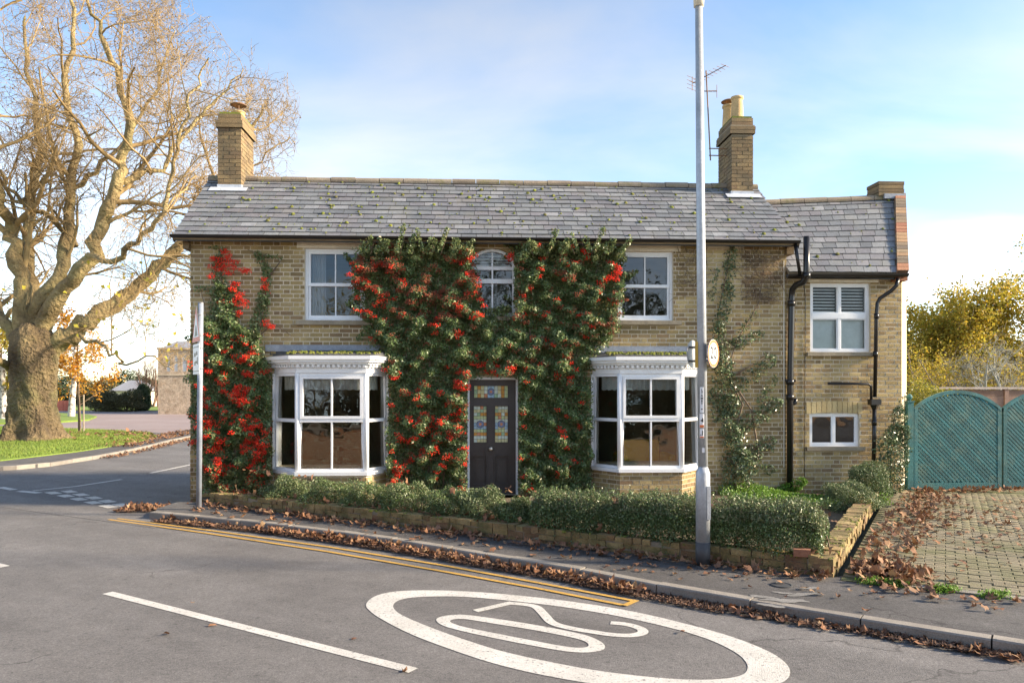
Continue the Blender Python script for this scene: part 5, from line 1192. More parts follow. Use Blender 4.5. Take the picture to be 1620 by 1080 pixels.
def wall_plant(label, base, stems, pts, berries=None, brown=None, pale=None, leafm='leaf_fire', L=.052, W=.024, name='firethorn', cat='shrub', sprigs=None):
    t = thing(name, label, cat, base); plant_stems(stems, t)
    if sprigs: plant_stems([[(g[0], g[1]), ((g[0]+g[2])/2, (g[1]+g[3])/2), (g[2], g[3]-2)] for g in sprigs], t, .005, 'stem', -.43)['kind'] = 'stuff'
    pts = clear(pts); sel = RNG.random(len(pts)); lite = pts[sel < .10]; pts = pts[sel >= .10]
    v, f = leaves_np(pts, L, W, bias=(0,-1.2,.7)); mesh_obj('foliage', v, f, leafm, t)['kind'] = 'stuff'
    v, f = leaves_np(lite+np.array((0,-.025,.0)), L*1.15, W*1.05, bias=(0,-1.0,1.0)); mesh_obj('light_leaves', v, f, 'leaf_lite', t)['kind'] = 'stuff'
    if pale is not None and len(pale): v, f = leaves_np(pale, L*.95, W, bias=(0,-.6,.4), axis=(0,-.2,.5)); mesh_obj('young_shoots', v, f, 'leaf_pale', t)['kind'] = 'stuff'
    berries = clear(berries) if berries is not None else None
    for c, m_, nm in ((berries, 'berry', 'berries'), (brown, 'berry_brown', 'withered_berries')):
        if c is not None and len(c): v, f = clusters(c, 30, (.036,.016,.022), .0098); mesh_obj(nm, v, f, m_, t)['kind'] = 'stuff'
    return t
def clear(p):
    k = ~((p[:,0] > dr[0]+.005) & (p[:,0] < dr[1]-.005) & (p[:,2] < dr[3]-.03))
    for B in (B1, B2): k &= ~((p[:,0] > B['a']-.035+RNG.normal(0,.02,len(p))) & (p[:,0] < B['b']+.035+RNG.normal(0,.02,len(p))) & (p[:,2] < B['head']+.05))
    return p[k]
def front_pts(p, n, extra=.05):
    i = RNG.choice(len(p), min(n*5, len(p)), replace=False); q = p[i]; q = q[np.argsort(q[:,1])][:n*3]; q = q[RNG.choice(len(q), min(n, len(q)), replace=False)].copy(); q[:,1] -= extra; return q
def clumpy(p, n, s):
    """berry spots gathered in drifts"""
    v = .6*np.sin(p[:,0]*s+1.3)*np.sin(p[:,2]*s*.9+.4) + .5*np.sin(p[:,0]*s*2.3+p[:,2]*1.7); q = p[(v+RNG.normal(0,.8,len(p))) > .35]; return front_pts(q if len(q) > n*2 else p, n)
# left plant at the corner
PL1 = [(322,520),(345,500),(372,512),(408,535),(420,570),(436,605),(438,680),(434,735),(424,776),(326,778),(318,720),(304,665),(310,600),(318,555)]
A1 = poly_pts(PL1, 40000, .34)
S1 = [(360,540,352,470,19,.22,.9),(395,560,418,480,11,.14,.8),(418,480,424,430,8,.10,.7),(352,470,348,415,9,.12,.6),(424,430,410,405,7,.08,.6),(330,560,340,500,12,.15,.8),(370,520,372,460,9,.1,.5),(330,455,312,458,4,.06,.5),(345,415,352,398,6,.08,.5),(405,405,445,408,3,.05,.4),(345,392,335,393,3,.05,.5),(300,535,330,532,5,.12,.7),(298,600,330,590,6,.14,.7)]
A1 = np.concatenate([A1, stroke_pts(S1, 3800)])
def bpts(lst, y=-.12, n=1, s=.03):
    o = []
    for (u, v) in lst:
        p = onY(u, v, y); 
        for _ in range(n): o.append((p.x+random.gauss(0,s), y+random.gauss(0,.02), p.z+random.gauss(0,s)))
    return np.array(o)
BR = bpts([(355,398),(360,406),(345,415),(365,415),(340,422),(350,424),(368,425),(335,436),(392,427),(385,426),(371,448),(366,456),(376,465),(380,470),(388,480),(352,477),(378,496),(418,443),(420,452),(420,512),(430,514),(338,410),(361,432),(372,478),(358,420)], -.11, 3, .035)
wall_plant('firethorn thick with scarlet berries climbing the house corner behind the sign pole', (-4.1,-.1,.13),
    [[(375,785),(372,700),(362,600),(352,480),(348,400)], [(400,785),(398,650),(412,520),(424,430),(410,402),(392,395)], [(350,785),(340,650),(325,560),(310,535)], [(385,600),(400,540),(432,512),(460,530)], [(372,640),(340,560),(318,458)], [(424,440),(446,410)]],
    A1, np.concatenate([BR, clumpy(A1[A1[:,2] < 2.9], 330, 4.4)]), None, poly_pts([(335,745),(420,740),(420,780),(335,780)], 700, .38, .12))
# the plant left of the door
PM = [(578,396),(600,389),(640,390),(690,388),(728,392),(742,402),(752,430),(754,480),(770,505),(830,505),(826,535),(828,560),(815,592),(760,588),(746,600),(738,640),(740,690),(736,772),(622,778),(612,720),(606,650),(614,590),(600,552),(578,520),(562,470),(560,420)]
A2 = poly_pts(PM, 92000, .40); 
G2 = [(632,404,643,366,3.5,.10,.8),(671,402,663,372,3,.10,.7),(586,402,592,384,3.5,.08,.6),(697,402,709,370,3.5,.10,.7),(734,404,748,388,4,.08,.6),(616,402,605,386,4,.08,.6),(652,402,657,384,6,.1,.6),(682,402,686,390,7,.1,.6),(603,402,615,392,7,.1,.6),(719,402,722,391,7,.1,.6)]
S2 = [(740,402,748,392,5,.14,.7),(765,500,800,490,8,.15,.6),(560,420,548,405,4,.12,.5),(565,470,552,480,5,.12,.5),(585,520,570,535,5,.15,.5)]
A2 = np.concatenate([A2, stroke_pts(S2, 4200)]); X2 = stroke_pts(G2, 2600, .39)
up2 = A2[(A2[:,2] > 3.2)]; lo2 = A2[A2[:,2] < 2.4]
wall_plant('large firethorn with red and withered berries on the wall between bay window and door', (-.95,-.12,.13),
    [[(640,785),(648,650),(640,520),(610,400)], [(680,785),(675,620),(690,480),(700,375)], [(700,785),(712,600),(740,530),(810,520)], [(650,600),(600,530),(570,440)]],
    np.concatenate([A2, X2]), np.concatenate([clumpy(lo2, 150, 4.1), clumpy(up2[up2[:,0] < -1.1], 45, 5), clumpy(up2[up2[:,0] > -.3], 40, 5), front_pts(A2, 60), bpts([(765,578),(780,575),(772,585),(745,574),(786,580)], -.2, 3)]),
    np.concatenate([clumpy(up2, 260, 3.6), front_pts(A2, 90)]),
    np.concatenate([stroke_pts(S2, 4200), stroke_pts(G2, 3600, .39), poly_pts([(575,388),(740,386),(750,410),(575,415)], 2600, .36, .12)]), sprigs=G2)
# right of the door
PR = [(818,400),(830,392),(880,390),(940,390),(982,394),(987,420),(978,470),(968,510),(948,548),(932,560),(926,620),(930,690),(936,740),(930,775),(826,778),(820,720),(822,640),(818,592),(826,560),(826,505),(812,470),(816,420)]
A3 = poly_pts(PR, 82000, .40)
G3 = [(866,402,876,374,3.5,.1,.7),(936,402,948,370,3.5,.1,.7),(976,404,989,386,4,.08,.6),(909,402,900,378,3,.1,.7),(844,404,834,388,4,.08,.6),(886,402,892,390,7,.1,.6),(926,402,921,386,5,.1,.6),(955,402,962,391,7,.1,.6)]
S3 = [(978,404,984,394,5,.14,.7),(985,440,1003,432,5,.15,.6),(822,395,800,388,3,.08,.5),(955,540,975,520,6,.14,.5),(816,480,800,470,3,.1,.4),(812,400,795,410,3,.08,.4)]
A3 = np.concatenate([A3, stroke_pts(S3, 4200)]); X3 = stroke_pts(G3, 2600, .39)
wall_plant('large mostly green firethorn with scattered berries on the wall right of the front door', (1.5,-.12,.13),
    [[(880,785),(880,620),(870,480),(860,400)], [(900,785),(905,600),(930,470),(960,380)], [(850,785),(845,640),(838,520),(830,400)], [(932,785),(936,745),(920,700)]],
    np.concatenate([A3, X3]), np.concatenate([front_pts(A3, 95), bpts([(963,440),(972,438),(978,425),(958,442),(925,398),(808,402)], -.25, 4)]), clumpy(A3[A3[:,2] > 2.4], 120, 3.9),
    np.concatenate([stroke_pts(S3, 3800), stroke_pts(G3, 3600, .39), poly_pts([(825,388),(980,388),(985,412),(820,415)], 2200, .36, .12)]), L=.056, W=.026, sprigs=G3)
# sparse climber beyond the lamp post
S4 = [(1160,770,1168,735,26,.3,1.0),(1165,735,1160,690,18,.22,.9),(1185,715,1215,700,12,.16,.7),(1155,690,1150,640,16,.2,.9),(1180,670,1222,640,13,.16,.8),(1150,640,1140,580,18,.18,.9),(1170,610,1215,570,11,.14,.7),(1140,580,1135,520,12,.16,.8),(1160,545,1200,530,9,.12,.6),(1135,520,1150,460,11,.14,.8),(1150,460,1152,420,9,.1,.7),(1152,420,1157,385,9,.1,.8),(1125,470,1130,430,6,.1,.6),(1160,540,1190,500,6,.1,.5),(1200,630,1222,600,7,.12,.6),(1195,735,1218,742,8,.12,.6),(1130,660,1125,620,7,.12,.6)]
A4 = stroke_pts(S4, 2200)
cl = wall_plant('sparse dark leaved climber with bare brown stems on the wall right of the lamp post', (4.6,-.1,.13),
    [[(1165,785),(1158,700),(1175,640),(1140,570),(1135,500),(1150,430),(1156,385)], [(1170,785),(1200,720),(1190,650),(1150,590),(1165,540),(1200,480),(1210,420)], [(1160,700),(1210,650)], [(1150,600),(1210,565)], [(1185,715),(1225,690)]],
    A4, None, None, None, 'leaf_climb', .055, .026, 'wall_climber', 'climber')
# bare twig tangle of the climber on the upper wall
tw = []
for _ in range(420):
    u, v = (random.uniform(1170,1236), random.uniform(400,480)) if random.random() < .72 else (random.uniform(1075,1118), random.uniform(395,470))
    p = np.array(onY(u, v, -.03-random.random()*.08)); tw.append((wander(p, np.array([RNG.normal(0,.7), RNG.normal(0,.15), RNG.normal(.25,.5)]), random.uniform(.12,.38), 4, .22, .0), np.linspace(.0045,.002,5), 3))
v, f = tubes_np(tw); mesh_obj('bare_twigs', v, f, 'stem', cl)['kind'] = 'stuff'

# ------------------------------------------------------------------ hedge and bushes of the front garden
def blob_pts(n, c, rad, hollow=.55, noise=.22, flat=None):
    """points in an uneven shell around an ellipsoid"""
    d = norm(RNG.normal(size=(n,3))); k = 1+noise*(np.sin(d[:,0]*5+c[0]*3)*np.sin(d[:,1]*4.3+c[1])+np.sin(d[:,2]*6+d[:,0]*3+c[0]))*.7
    r = (hollow+(1-hollow)*RNG.random(n)**.5)*k; return np.array(c)+d*np.array(rad)*r[:,None]
wdir = (WALL_C-WALL_A).normalized(); win_ = Vector((-wdir.y, wdir.x, 0)); WLN = (WALL_C-WALL_A).length
def wq(s, n): return WALL_A + wdir*s + win_*n
def bush(label, c, rad, n, m='leaf_bush', L=.028, W=.012, tips=None, name='garden_bush', group=None, noise=.25):
    t = thing(name, label, 'bush', (c[0],c[1],.13), group)
    p = blob_pts(n, (c[0],c[1],.13+rad[2]*.55), rad, .45, noise); p = p[p[:,2] > .13]; v, f = leaves_np(p, L, W, (0,0,.6)); mesh_obj('foliage', v, f, m, t)['kind'] = 'stuff'
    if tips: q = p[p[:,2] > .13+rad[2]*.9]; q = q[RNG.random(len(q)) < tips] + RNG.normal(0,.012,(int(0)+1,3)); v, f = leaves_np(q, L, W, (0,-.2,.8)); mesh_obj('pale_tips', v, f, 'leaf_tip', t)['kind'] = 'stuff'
    st = []
    for _ in range(14):
        a = random.uniform(0, 6.28); st.append((wander(np.array((c[0]+.06*math.cos(a), c[1]+.06*math.sin(a), .1)), np.array((math.cos(a)*.5, math.sin(a)*.5, 1.)), rad[2]*1.1, 5, .12, .05), np.linspace(.008,.003,6), 4))
    v, f = tubes_np(st); mesh_obj('stems', v, f, 'stem', t); return t
def at_u(u, n):     # distance along the low wall at which column u crosses, n metres inside it
    lo, hi = 0, WLN
    for _ in range(40):
        m_ = (lo+hi)/2; p = wq(m_, n); uu = 810+F*(p.x*CP-(p.y+D)*SP)/(p.x*SP+(p.y+D)*CP)
        if uu < u: lo = m_
        else: hi = m_
    return lo
BL = [(455,.42,.36,.34,.30,'loose grey green garden bush under the left bay window by the berry plant'), (520,.42,.42,.36,.30,'dense low bush beneath the middle of the left bay window'), (585,.42,.40,.36,.33,'low bush under the right end of the left bay window'), (650,.42,.42,.36,.36,'rounded bush before the berry covered wall left of the door'),
      (712,.42,.34,.34,.34,'low bush just left of the front door'), (765,.42,.34,.36,.36,'feathery pale green bush before the front door'), (815,.40,.28,.30,.28,'small gappy bush just right of the front door')]
for i, (u, n_, rx, ry, rz_, lab) in enumerate(BL):
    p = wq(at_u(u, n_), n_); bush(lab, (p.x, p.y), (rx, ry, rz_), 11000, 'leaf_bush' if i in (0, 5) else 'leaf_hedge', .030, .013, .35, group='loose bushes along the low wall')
# the clipped hedge
s0, s1 = at_u(850,.42), WLN-.12
hd = thing('clipped_hedge', 'long clipped dark green hedge behind the low wall, pale tipped at its right end', 'hedge', (*wq((s0+s1)/2,.45)[:2], .13))
def hedge_pts(n, shell):
    s = RNG.uniform(s0, s1, n); a = RNG.uniform(-.18, math.pi+.18, n); e = np.clip(np.minimum(s-s0, s1-s)/.3, 0, 1)**.5
    hw = .36*(.75+.25*e)*(1+.13*np.sin(s*5.1)+.08*np.sin(s*11.3+1)); hh = (.44+.10*(s-s0)/(s1-s0))*(.7+.3*e)*(1+.07*np.sin(s*4.3+.5)+.05*np.sin(s*9.7))
    k = (1-shell*RNG.random(n)**1.4)*(1+RNG.normal(0,.045,n)); sq = lambda x, p: np.sign(x)*np.abs(x)**p
    off_ = -.0 + .40 + hw*sq(np.cos(a),.6)*k; z = .14 + .06 + hh*sq(np.sin(a),.6)*k
    x = WALL_A.x+wdir.x*s+win_.x*off_; y = WALL_A.y+wdir.y*s+win_.y*off_; q = np.column_stack([x, y, z]); return q[z > .13], a[z > .13], s[z > .13]
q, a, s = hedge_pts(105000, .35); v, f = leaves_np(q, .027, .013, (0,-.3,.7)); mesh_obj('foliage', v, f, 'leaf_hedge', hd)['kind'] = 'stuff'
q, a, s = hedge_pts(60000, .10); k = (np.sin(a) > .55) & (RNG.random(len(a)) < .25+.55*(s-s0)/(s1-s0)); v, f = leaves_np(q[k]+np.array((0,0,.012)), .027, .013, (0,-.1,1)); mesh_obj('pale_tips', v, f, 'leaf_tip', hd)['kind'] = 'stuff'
sh = []; shl = []
for k in range(420):
    s_ = random.uniform(s0, s1); o_ = random.uniform(.1,.72); hh_ = (.50+.10*(s_-s0)/(s1-s0))*(1-.9*abs(o_-.41)**2); p = wq(s_, o_); w_ = wander(np.array((p.x,p.y,.16+hh_-.04)), np.array((RNG.normal(0,.45),RNG.normal(-.1,.45),1.)), random.uniform(.06,.17), 4, .12, 0)
    sh.append((w_, np.linspace(.003,.0015,5), 3)); shl.append(w_[1:]); shl.append(w_[1:]+RNG.normal(0,.012,(4,3))); shl.append(w_[2:]+RNG.normal(0,.012,(3,3)))
v, f = tubes_np(sh); mesh_obj('shoots', v, f, 'stem', hd)['kind'] = 'stuff'; v, f = leaves_np(np.concatenate(shl), .03, .013, (0,-.2,.6)); mesh_obj('shoot_leaves', v, f, 'leaf_hedge', hd)['kind'] = 'stuff'
st = []
for k in range(60):
    p = wq(random.uniform(s0,s1), .4); st.append((wander(np.array((p.x,p.y,.1)), np.array((RNG.normal(0,.3),RNG.normal(0,.3),1.)), .5, 5, .15, 0), np.linspace(.012,.004,6), 4))
v, f = tubes_np(st); mesh_obj('stems', v, f, 'stem', hd)
# bushes by the wing
p = onY(1372,0,-.7); bush('rounded grey green bush at the foot of the drainpipe by the driveway', (p.x,-.75), (.36,.34,.42), 14000, 'leaf_bush', .03, .013, .3, noise=.15)
p = onY(1345,0,-1.9); bush('low pale bush beside the driveway wall', (p.x,-1.9), (.42,.4,.30), 12000, 'leaf_bush', .028, .012, .5)
t = thing('corner_shrub', 'dark upright shrub against the wing wall between drainpipe and teal gate', 'shrub', (onY(1410,0,-.25).x, -.2, .13))
q = stroke_pts([(1405,760,1412,690,20,.3,1),(1412,690,1415,655,13,.2,.9),(1392,745,1390,700,12,.22,.8),(1425,740,1428,680,8,.2,.7),(1415,655,1425,632,6,.12,.6)], 3600, -.02); q[:,1] -= .1
v, f = leaves_np(q, .05, .022, (0,-.8,.5)); mesh_obj('foliage', v, f, 'leaf_climb', t)['kind'] = 'stuff'; plant_stems([[(1408,785),(1410,700),(1418,640)], [(1400,785),(1392,710)]], t, .014, 'stem', -.12)
# weeds
wt = thing('weeds', 'bright lime green low weeds on the soil before the wing wall', 'weeds', (5.6,-.6,.13)); wt['kind'] = 'stuff'
n = 15000; x = RNG.uniform(4.3,6.9,n); y = RNG.uniform(-1.5,-.02,n); k = (np.sin(x*4+y*3)+np.sin(y*7+x*2)*.7+RNG.normal(0,.4,n)) > -.3; x, y = x[k], y[k]
q = np.column_stack([x, y, .14+RNG.random(len(x))**2*.12*(1+.8*np.sin(x*3))]); v, f = leaves_np(q, .04, .026, (0,0,1.4)); mesh_obj('weed_leaves', v, f, 'weed', wt)
n = 2600; q = np.concatenate([stroke_pts([(1250,772,1262,762,9,.2,1),(1232,775,1240,768,6,.2,1)], 6000, .05)]); v, f = leaves_np(q, .045, .03, (0,-.4,1)); mesh_obj('fern_tuft', v, f, 'weed', wt)

# ------------------------------------------------------------------ plane tree
tb = onZ(52,695,.12); TY = tb.y
def tp(u, v, dy=0.): return np.array(onY(u, v, TY+dy))
def limb(pts, r0, r1, k=4):
    P = np.array([tp(*p) for p in pts]); n = len(P); out = []
    for i in range(n-1):       # catmull-rom
        p0, p1, p2, p3 = P[max(i-1,0)], P[i], P[i+1], P[min(i+2,n-1)]
        for j in range(k):
            t = j/k; out.append(.5*((2*p1)+(-p0+p2)*t+(2*p0-5*p1+4*p2-p3)*t*t+(-p0+3*p1-3*p2+p3)*t**3))
    out.append(P[-1]); out = np.array(out); out[1:] += RNG.normal(0,.05,out[1:].shape); out[1:] += RNG.normal(0,.05,out[1:].shape); return out, np.linspace(r0*.54, r1*.8, len(out))*(1+RNG.uniform(-.1,.16,len(out)))
plane = thing('plane_tree', 'huge old plane tree with bare golden branches on the green', 'tree', (tb.x, tb.y, .1))
# trunk with buttressed, lumpy rings
rings0 = [(700,54,1.25),(694,54,1.14),(684,54,.94),(668,54,.82),(645,53,.76),(620,53,.73),(595,54,.74),(570,55,.80),(550,55,.80),(530,54,.70),(512,52,.42)]
rv = np.linspace(700, 512, 48); rings = [(v_, np.interp(-v_, [-r[0] for r in rings0], [r[1] for r in rings0]), np.interp(-v_, [-r[0] for r in rings0], [r[2] for r in rings0])) for v_ in rv]
mb = MB(); k = 44
for i, (v_, u_, r) in enumerate(rings):
    c_ = tp(u_, v_)
    for j in range(k):
        a = 2*math.pi*j/k; lob = 1+.08*math.sin(a*5+i*.06)*(1.7 if i < 8 else .8)+.045*math.sin(a*9+i*.28)+.04*math.sin(a*13+i*.55+2*math.sin(i*.3))+.05*math.sin(a*4-i*.42)*math.sin(i*.37)+random.uniform(-.022,.022); mb.v.append((c_[0]+r*lob*math.cos(a), c_[1]+r*lob*math.sin(a), c_[2]))
for i in range(len(rings)-1):
    for j in range(k): mb.f.append((i*k+j, i*k+(j+1)%k, (i+1)*k+(j+1)%k, (i+1)*k+j))
mb.f.append(tuple(range((len(rings)-1)*k, len(rings)*k))); mb.build('trunk', 'bark', plane, True)
LR = .62
limbs = [limb([(40,545),(33,470),(30,420),(18,362),(-4,310,-1),(-30,230,-2),(-40,120,-2.5),(-30,20,-3)], .62, .10),
    limb([(48,530),(66,480),(92,440),(107,367,.5),(114,300,.8),(120,230,1),(105,150,1),(118,60,1.2),(110,-20,1.4)], .55, .06),
    limb([(62,530),(100,455,-.6),(147,398,-1),(164,344,-1.2),(187,300,-1.5),(198,240,-1.5),(200,178,-2),(184,110,-2),(160,40,-2.4),(128,-10,-2.6)], .58, .05),
    limb([(75,560),(112,527),(150,502),(213,455,1),(262,414,1.4),(292,370,1.6),(315,322,2),(350,270,2.4),(392,215,2.6),(415,170,2.7)], .66, .05),
    limb([(36,560),(14,520),(-10,480,1),(-50,430,1.5),(-90,350,2),(-110,240,2)], .50, .08),
    limb([(36,600),(16,583),(-6,570,-1),(-50,555,-1.6),(-110,520,-2)], .36, .07),
    limb([(50,520),(48,450,1.5),(42,380,2),(46,320,2.4),(60,250,2.8),(58,180,3),(46,110,3.2),(40,20,3.4)], .50, .05),
    limb([(140,405,-1),(175,410,-2),(215,380,-2.5),(255,340,-3),(275,280,-3.2),(290,200,-3.4),(310,130,-3.5),(330,95,-3.5)], .22, .03),
    limb([(187,300,-1.5),(222,272,-1.2),(255,268,-1),(285,230,-.8),(318,180,-.6),(352,150,-.5),(385,110,-.4)], .20, .025),
    limb([(120,390,.5),(90,350,.4),(45,325,.2),(20,300,0),(0,270,0)], .20, .06),
    limb([(114,300,.8),(150,270,1),(200,220,1.3),(240,150,1.6),(262,90,1.8),(275,40,1.9)], .18, .025),
    limb([(315,322,2),(350,310,2.2),(400,262,2.6),(440,225,2.8),(470,222,3)], .10, .02),
    limb([(262,414,1.4),(300,400,1),(345,390,.5),(380,370,0)], .14, .02),
    limb([(112,527,0),(150,540,-1.5),(185,560,-2),(200,575,-2.2),(235,560,-2.5),(270,590,-2.5)], .12, .02)]
spec = [(12, 4.2, .85, .2, .05, .5, 6), (8, 2.1, .8, .22, .03, .5, 4), (7, 1.0, .75, .26, .02, .6, 3), (2, .55, .7, .28, .0, .7, 3)]
def in_crown(p):
    dd = (p[1]+D)*CP+p[0]*SP; u = 810+F*(p[0]*CP-(p[1]+D)*SP)/dd; v = V0-F*(p[2]-H)/dd; return u < 478 and (u < 300 or v > (u-300)*.55+20+20*math.sin(u*.09))
lv = grow(limbs, spec, .0085, .45, in_crown)
def far_from_trunk(t_): p = t_[0].mean(0); return not (p[2] < 2.9 or p[2] < 5.2 and math.hypot(p[0]-tb.x, p[1]-tb.y) < 3.6)
lv = [lv[0], [t_ for t_ in lv[1] if t_[0][:,2].min() > 3.1]] + [[t_ for t_ in l_ if far_from_trunk(t_)] for l_ in lv[2:]]
v, f = tubes_np(lv[0]); mesh_obj('limbs', v, f, 'limb', plane, True)
v, f = tubes_np(lv[1]+lv[2]); mesh_obj('branches', v, f, 'plane_twig', plane, True)['kind'] = 'stuff'
v, f = tubes_np(lv[3]+lv[4]); mesh_obj('twigs', v, f, 'plane_twig', plane)['kind'] = 'stuff'
tips = np.array([t_[0][-1] for t_ in lv[4]]); 
hi = tips[tips[:,2] > 9]; q = hi[RNG.choice(len(hi), min(1500, len(hi)), replace=False)]; v, f = balls_np(q-np.array((0,0,.05)), .03); mesh_obj('seed_balls', v, f, 'ball', plane)['kind'] = 'stuff'
lo = tips[tips[:,2] < 6.5]; q = lo[RNG.choice(len(lo), min(240, len(lo)), replace=False)]; v, f = leaves_np(q, .17, .15, (0,-1,.3)); mesh_obj('last_leaves', v, f, 'leaf_plane', plane)['kind'] = 'stuff'
# sapling
sb_ = onZ(126,683,.12); sap = thing('sapling', 'slim young tree with orange autumn leaves and stake on the green', 'tree', (sb_.x, sb_.y, .12))
tr = wander(np.array((sb_.x,sb_.y,.12)), np.array((0,0,1.)), 4.6, 8, .02, .03); lim = [(tr, np.linspace(.065,.02,9))]
lv = grow(lim, [(16, 1.5, 1.0, .12, .05, .5, 4), (6, .7, .8, .2, .0, .6, 3)]); v, f = tubes_np(lv[0]); mesh_obj('trunk', v, f, 'stem', sap, True); v, f = tubes_np(lv[1]+lv[2]); mesh_obj('branches', v, f, 'stem', sap)
q = np.concatenate([np.repeat(t_[0][1:], 9, 0) for t_ in lv[2]]); q = q+RNG.normal(0,.10,q.shape); q = q[(q[:,2] > 1.45)]; v, f = leaves_np(q, .13, .09, (0,0,.5)); mesh_obj('crown', v, f, 'leaf_orange', sap)['kind'] = 'stuff'
MB().tube([(sb_.x+.22,sb_.y-.1,.1),(sb_.x+.22,sb_.y-.1,1.75)], .035, 8).build('stake', 'twig', sap)

# generic trees and bushes --------------------------------------------------------
def leafy_tree(name, label, base, h, cr, leafm, nleaf, L, W, twigm='stem', group=None, crown_lo=.35, spread=.8):
    t = thing(name, label, 'tree', base, group); b = np.array(base)
    tr = wander(b, np.array((RNG.normal(0,.06),RNG.normal(0,.06),1.)), h*.62, 7, .05, .05); r0 = h*.02
    lims = [(tr, np.linspace(r0, r0*.4, 8))]
    lv = grow(lims, [(9, cr*1.15, spread, .13, .06, .55, 5), (6, cr*.55, .75, .18, .04, .6, 4), (5, cr*.28, .8, .2, .0, .6, 3)])
    v, f = tubes_np(lv[0]); mesh_obj('trunk', v, f, twigm, t, True); v, f = tubes_np(lv[1]+lv[2]+lv[3]); mesh_obj('branches', v, f, twigm, t)['kind'] = 'stuff'
    src = np.concatenate([t_[0][1:] for t_ in lv[3]]+[t_[0][2:] for t_ in lv[2]]); q = src[RNG.integers(0, len(src), nleaf)]+RNG.normal(0, cr*.075, (nleaf,3)); q = q[q[:,2] > b[2]+h*crown_lo*.5]
    v, f = leaves_np(q, L, W, (0,0,.5)); mesh_obj('crown', v, f, leafm, t)['kind'] = 'stuff'; return t
def far_bush(name, label, c, rad, n, m, L, W, cat='bush', noise=.3, group=None):
    t = thing(name, label, cat, (c[0],c[1],c[2]), group); p = blob_pts(n, (c[0],c[1],c[2]+rad[2]*.8), rad, .55, noise); p = p[p[:,2] > c[2]]; v, f = leaves_np(p, L, W, (0,0,.5)); mesh_obj('foliage', v, f, m, t)['kind'] = 'stuff'
    st = [(wander(np.array(c, float), np.array((RNG.normal(0,.5),RNG.normal(0,.5),1.)), rad[2]*1.3, 5, .15, 0), np.linspace(.05,.015,6), 5) for _ in range(8)]; v, f = tubes_np(st); mesh_obj('stems', v, f, 'stem', t); return t
# trees behind the gates
def gt(u, Y): return (onY(u, 600, Y).x, Y, 0.)
TG = 'autumn trees behind the teal gates'
leafy_tree('autumn_tree', 'yellow green autumn tree close beside the rendered gable wall', gt(1478,13), 4.8, 1.9, 'leaf_yg', 15000, .11, .075, 'twig', TG)
leafy_tree('autumn_tree', 'tallest golden autumn tree rising beyond the fence', gt(1600,14), 5.6, 2.3, 'leaf_yg', 20000, .12, .08, 'twig', TG)
leafy_tree('autumn_tree', 'mid sized olive yellow tree between the gable and the tallest tree', gt(1540,16), 5.2, 2.1, 'leaf_yg', 14000, .12, .08, 'twig', TG)
leafy_tree('autumn_tree', 'broad golden tree far right beyond the fence', gt(1720,13), 5.6, 2.4, 'leaf_yg', 14000, .12, .08, 'twig', TG)
for i, (u, Y, h, lab) in enumerate(((1455,19,4.2,'olive hedge bush seen behind the rendered gable wall'), (1520,20,3.6,'wide olive hedge bush beyond the autumn trees'), (1610,20,4.4,'tall olive hedge bush behind the grey lichen tree'), (1700,19,4,'olive hedge bush at the far end of the fence'))):
    far_bush('hedge_bush', lab, gt(u, Y), (2.6,1.6,h*.58), 14000, 'leaf_olive', .12, .08, group='hedge bushes behind the trees')
# lichen grey bush with arching bare twigs
gb = gt(1612,6.5); t = thing('lichen_tree', 'grey lichen covered bare tree with arching twigs above the fence', 'tree', gb)
lim = [(wander(np.array(gb), np.array((RNG.normal(-.25,.3),RNG.normal(0,.25),1.)), 2.9, 8, .13, -.03), np.linspace(.06,.02,9)) for _ in range(7)]
lv = grow(lim, [(9, 1.1, .9, .2, -.06, .5, 4), (8, .5, .8, .25, -.06, .6, 3), (5, .24, .8, .3, -.03, .7, 3)]); v, f = tubes_np(lv[0]); mesh_obj('limbs', v, f, 'lichen', t, True); v, f = tubes_np(lv[1]+lv[2]+lv[3]); mesh_obj('twigs', v, f, 'lichen', t)['kind'] = 'stuff'
for (u, Y, rr, lab, m_, n_) in ((1470,1.9,(.75,.5,.62),'gold variegated shrub leaning over the gate next to the gable','leaf_gold',9000), (1505,2.6,(.8,.5,.6),'loose green and gold shrub just behind the arched gate','leaf_gold',8000)):
    c_ = gt(u, Y); far_bush('gold_shrub', lab, (c_[0], c_[1], .9), rr, n_, m_, .06, .03, 'shrub')
for (u, Y, h, lab) in ((1495,8,1.35,'tangled twiggy bush behind the gate near the gable'), (1560,8.5,1.3,'brownish twiggy bush behind the fence')):
    c_ = gt(u, Y); t = thing('twiggy_bush', lab, 'bush', c_); lim = [(wander(np.array(c_), np.array((RNG.normal(0,.45),RNG.normal(0,.3),1.)), 3.2*random.uniform(.7,1.1), 7, .12, 0), np.linspace(.03,.01,8)) for _ in range(16)]
    lv = grow(lim, [(8, .8, .7, .2, .0, .5, 3), (5, .4, .7, .2, .0, .6, 3)]); v, f = tubes_np(lv[0]+lv[1]+lv[2]); mesh_obj('stems', v, f, 'twig', t)['kind'] = 'stuff'
    src = np.concatenate([t_[0][1:] for t_ in lv[2]]); q = src[RNG.integers(0,len(src),6000)]+RNG.normal(0,.06,(6000,3)); v, f = leaves_np(q, .07, .04, (0,0,.4)); mesh_obj('foliage', v, f, 'leaf_yg', t)['kind'] = 'stuff'

# ------------------------------------------------------------------ far left background
def far(u, v): p = onZ(u, v); return p
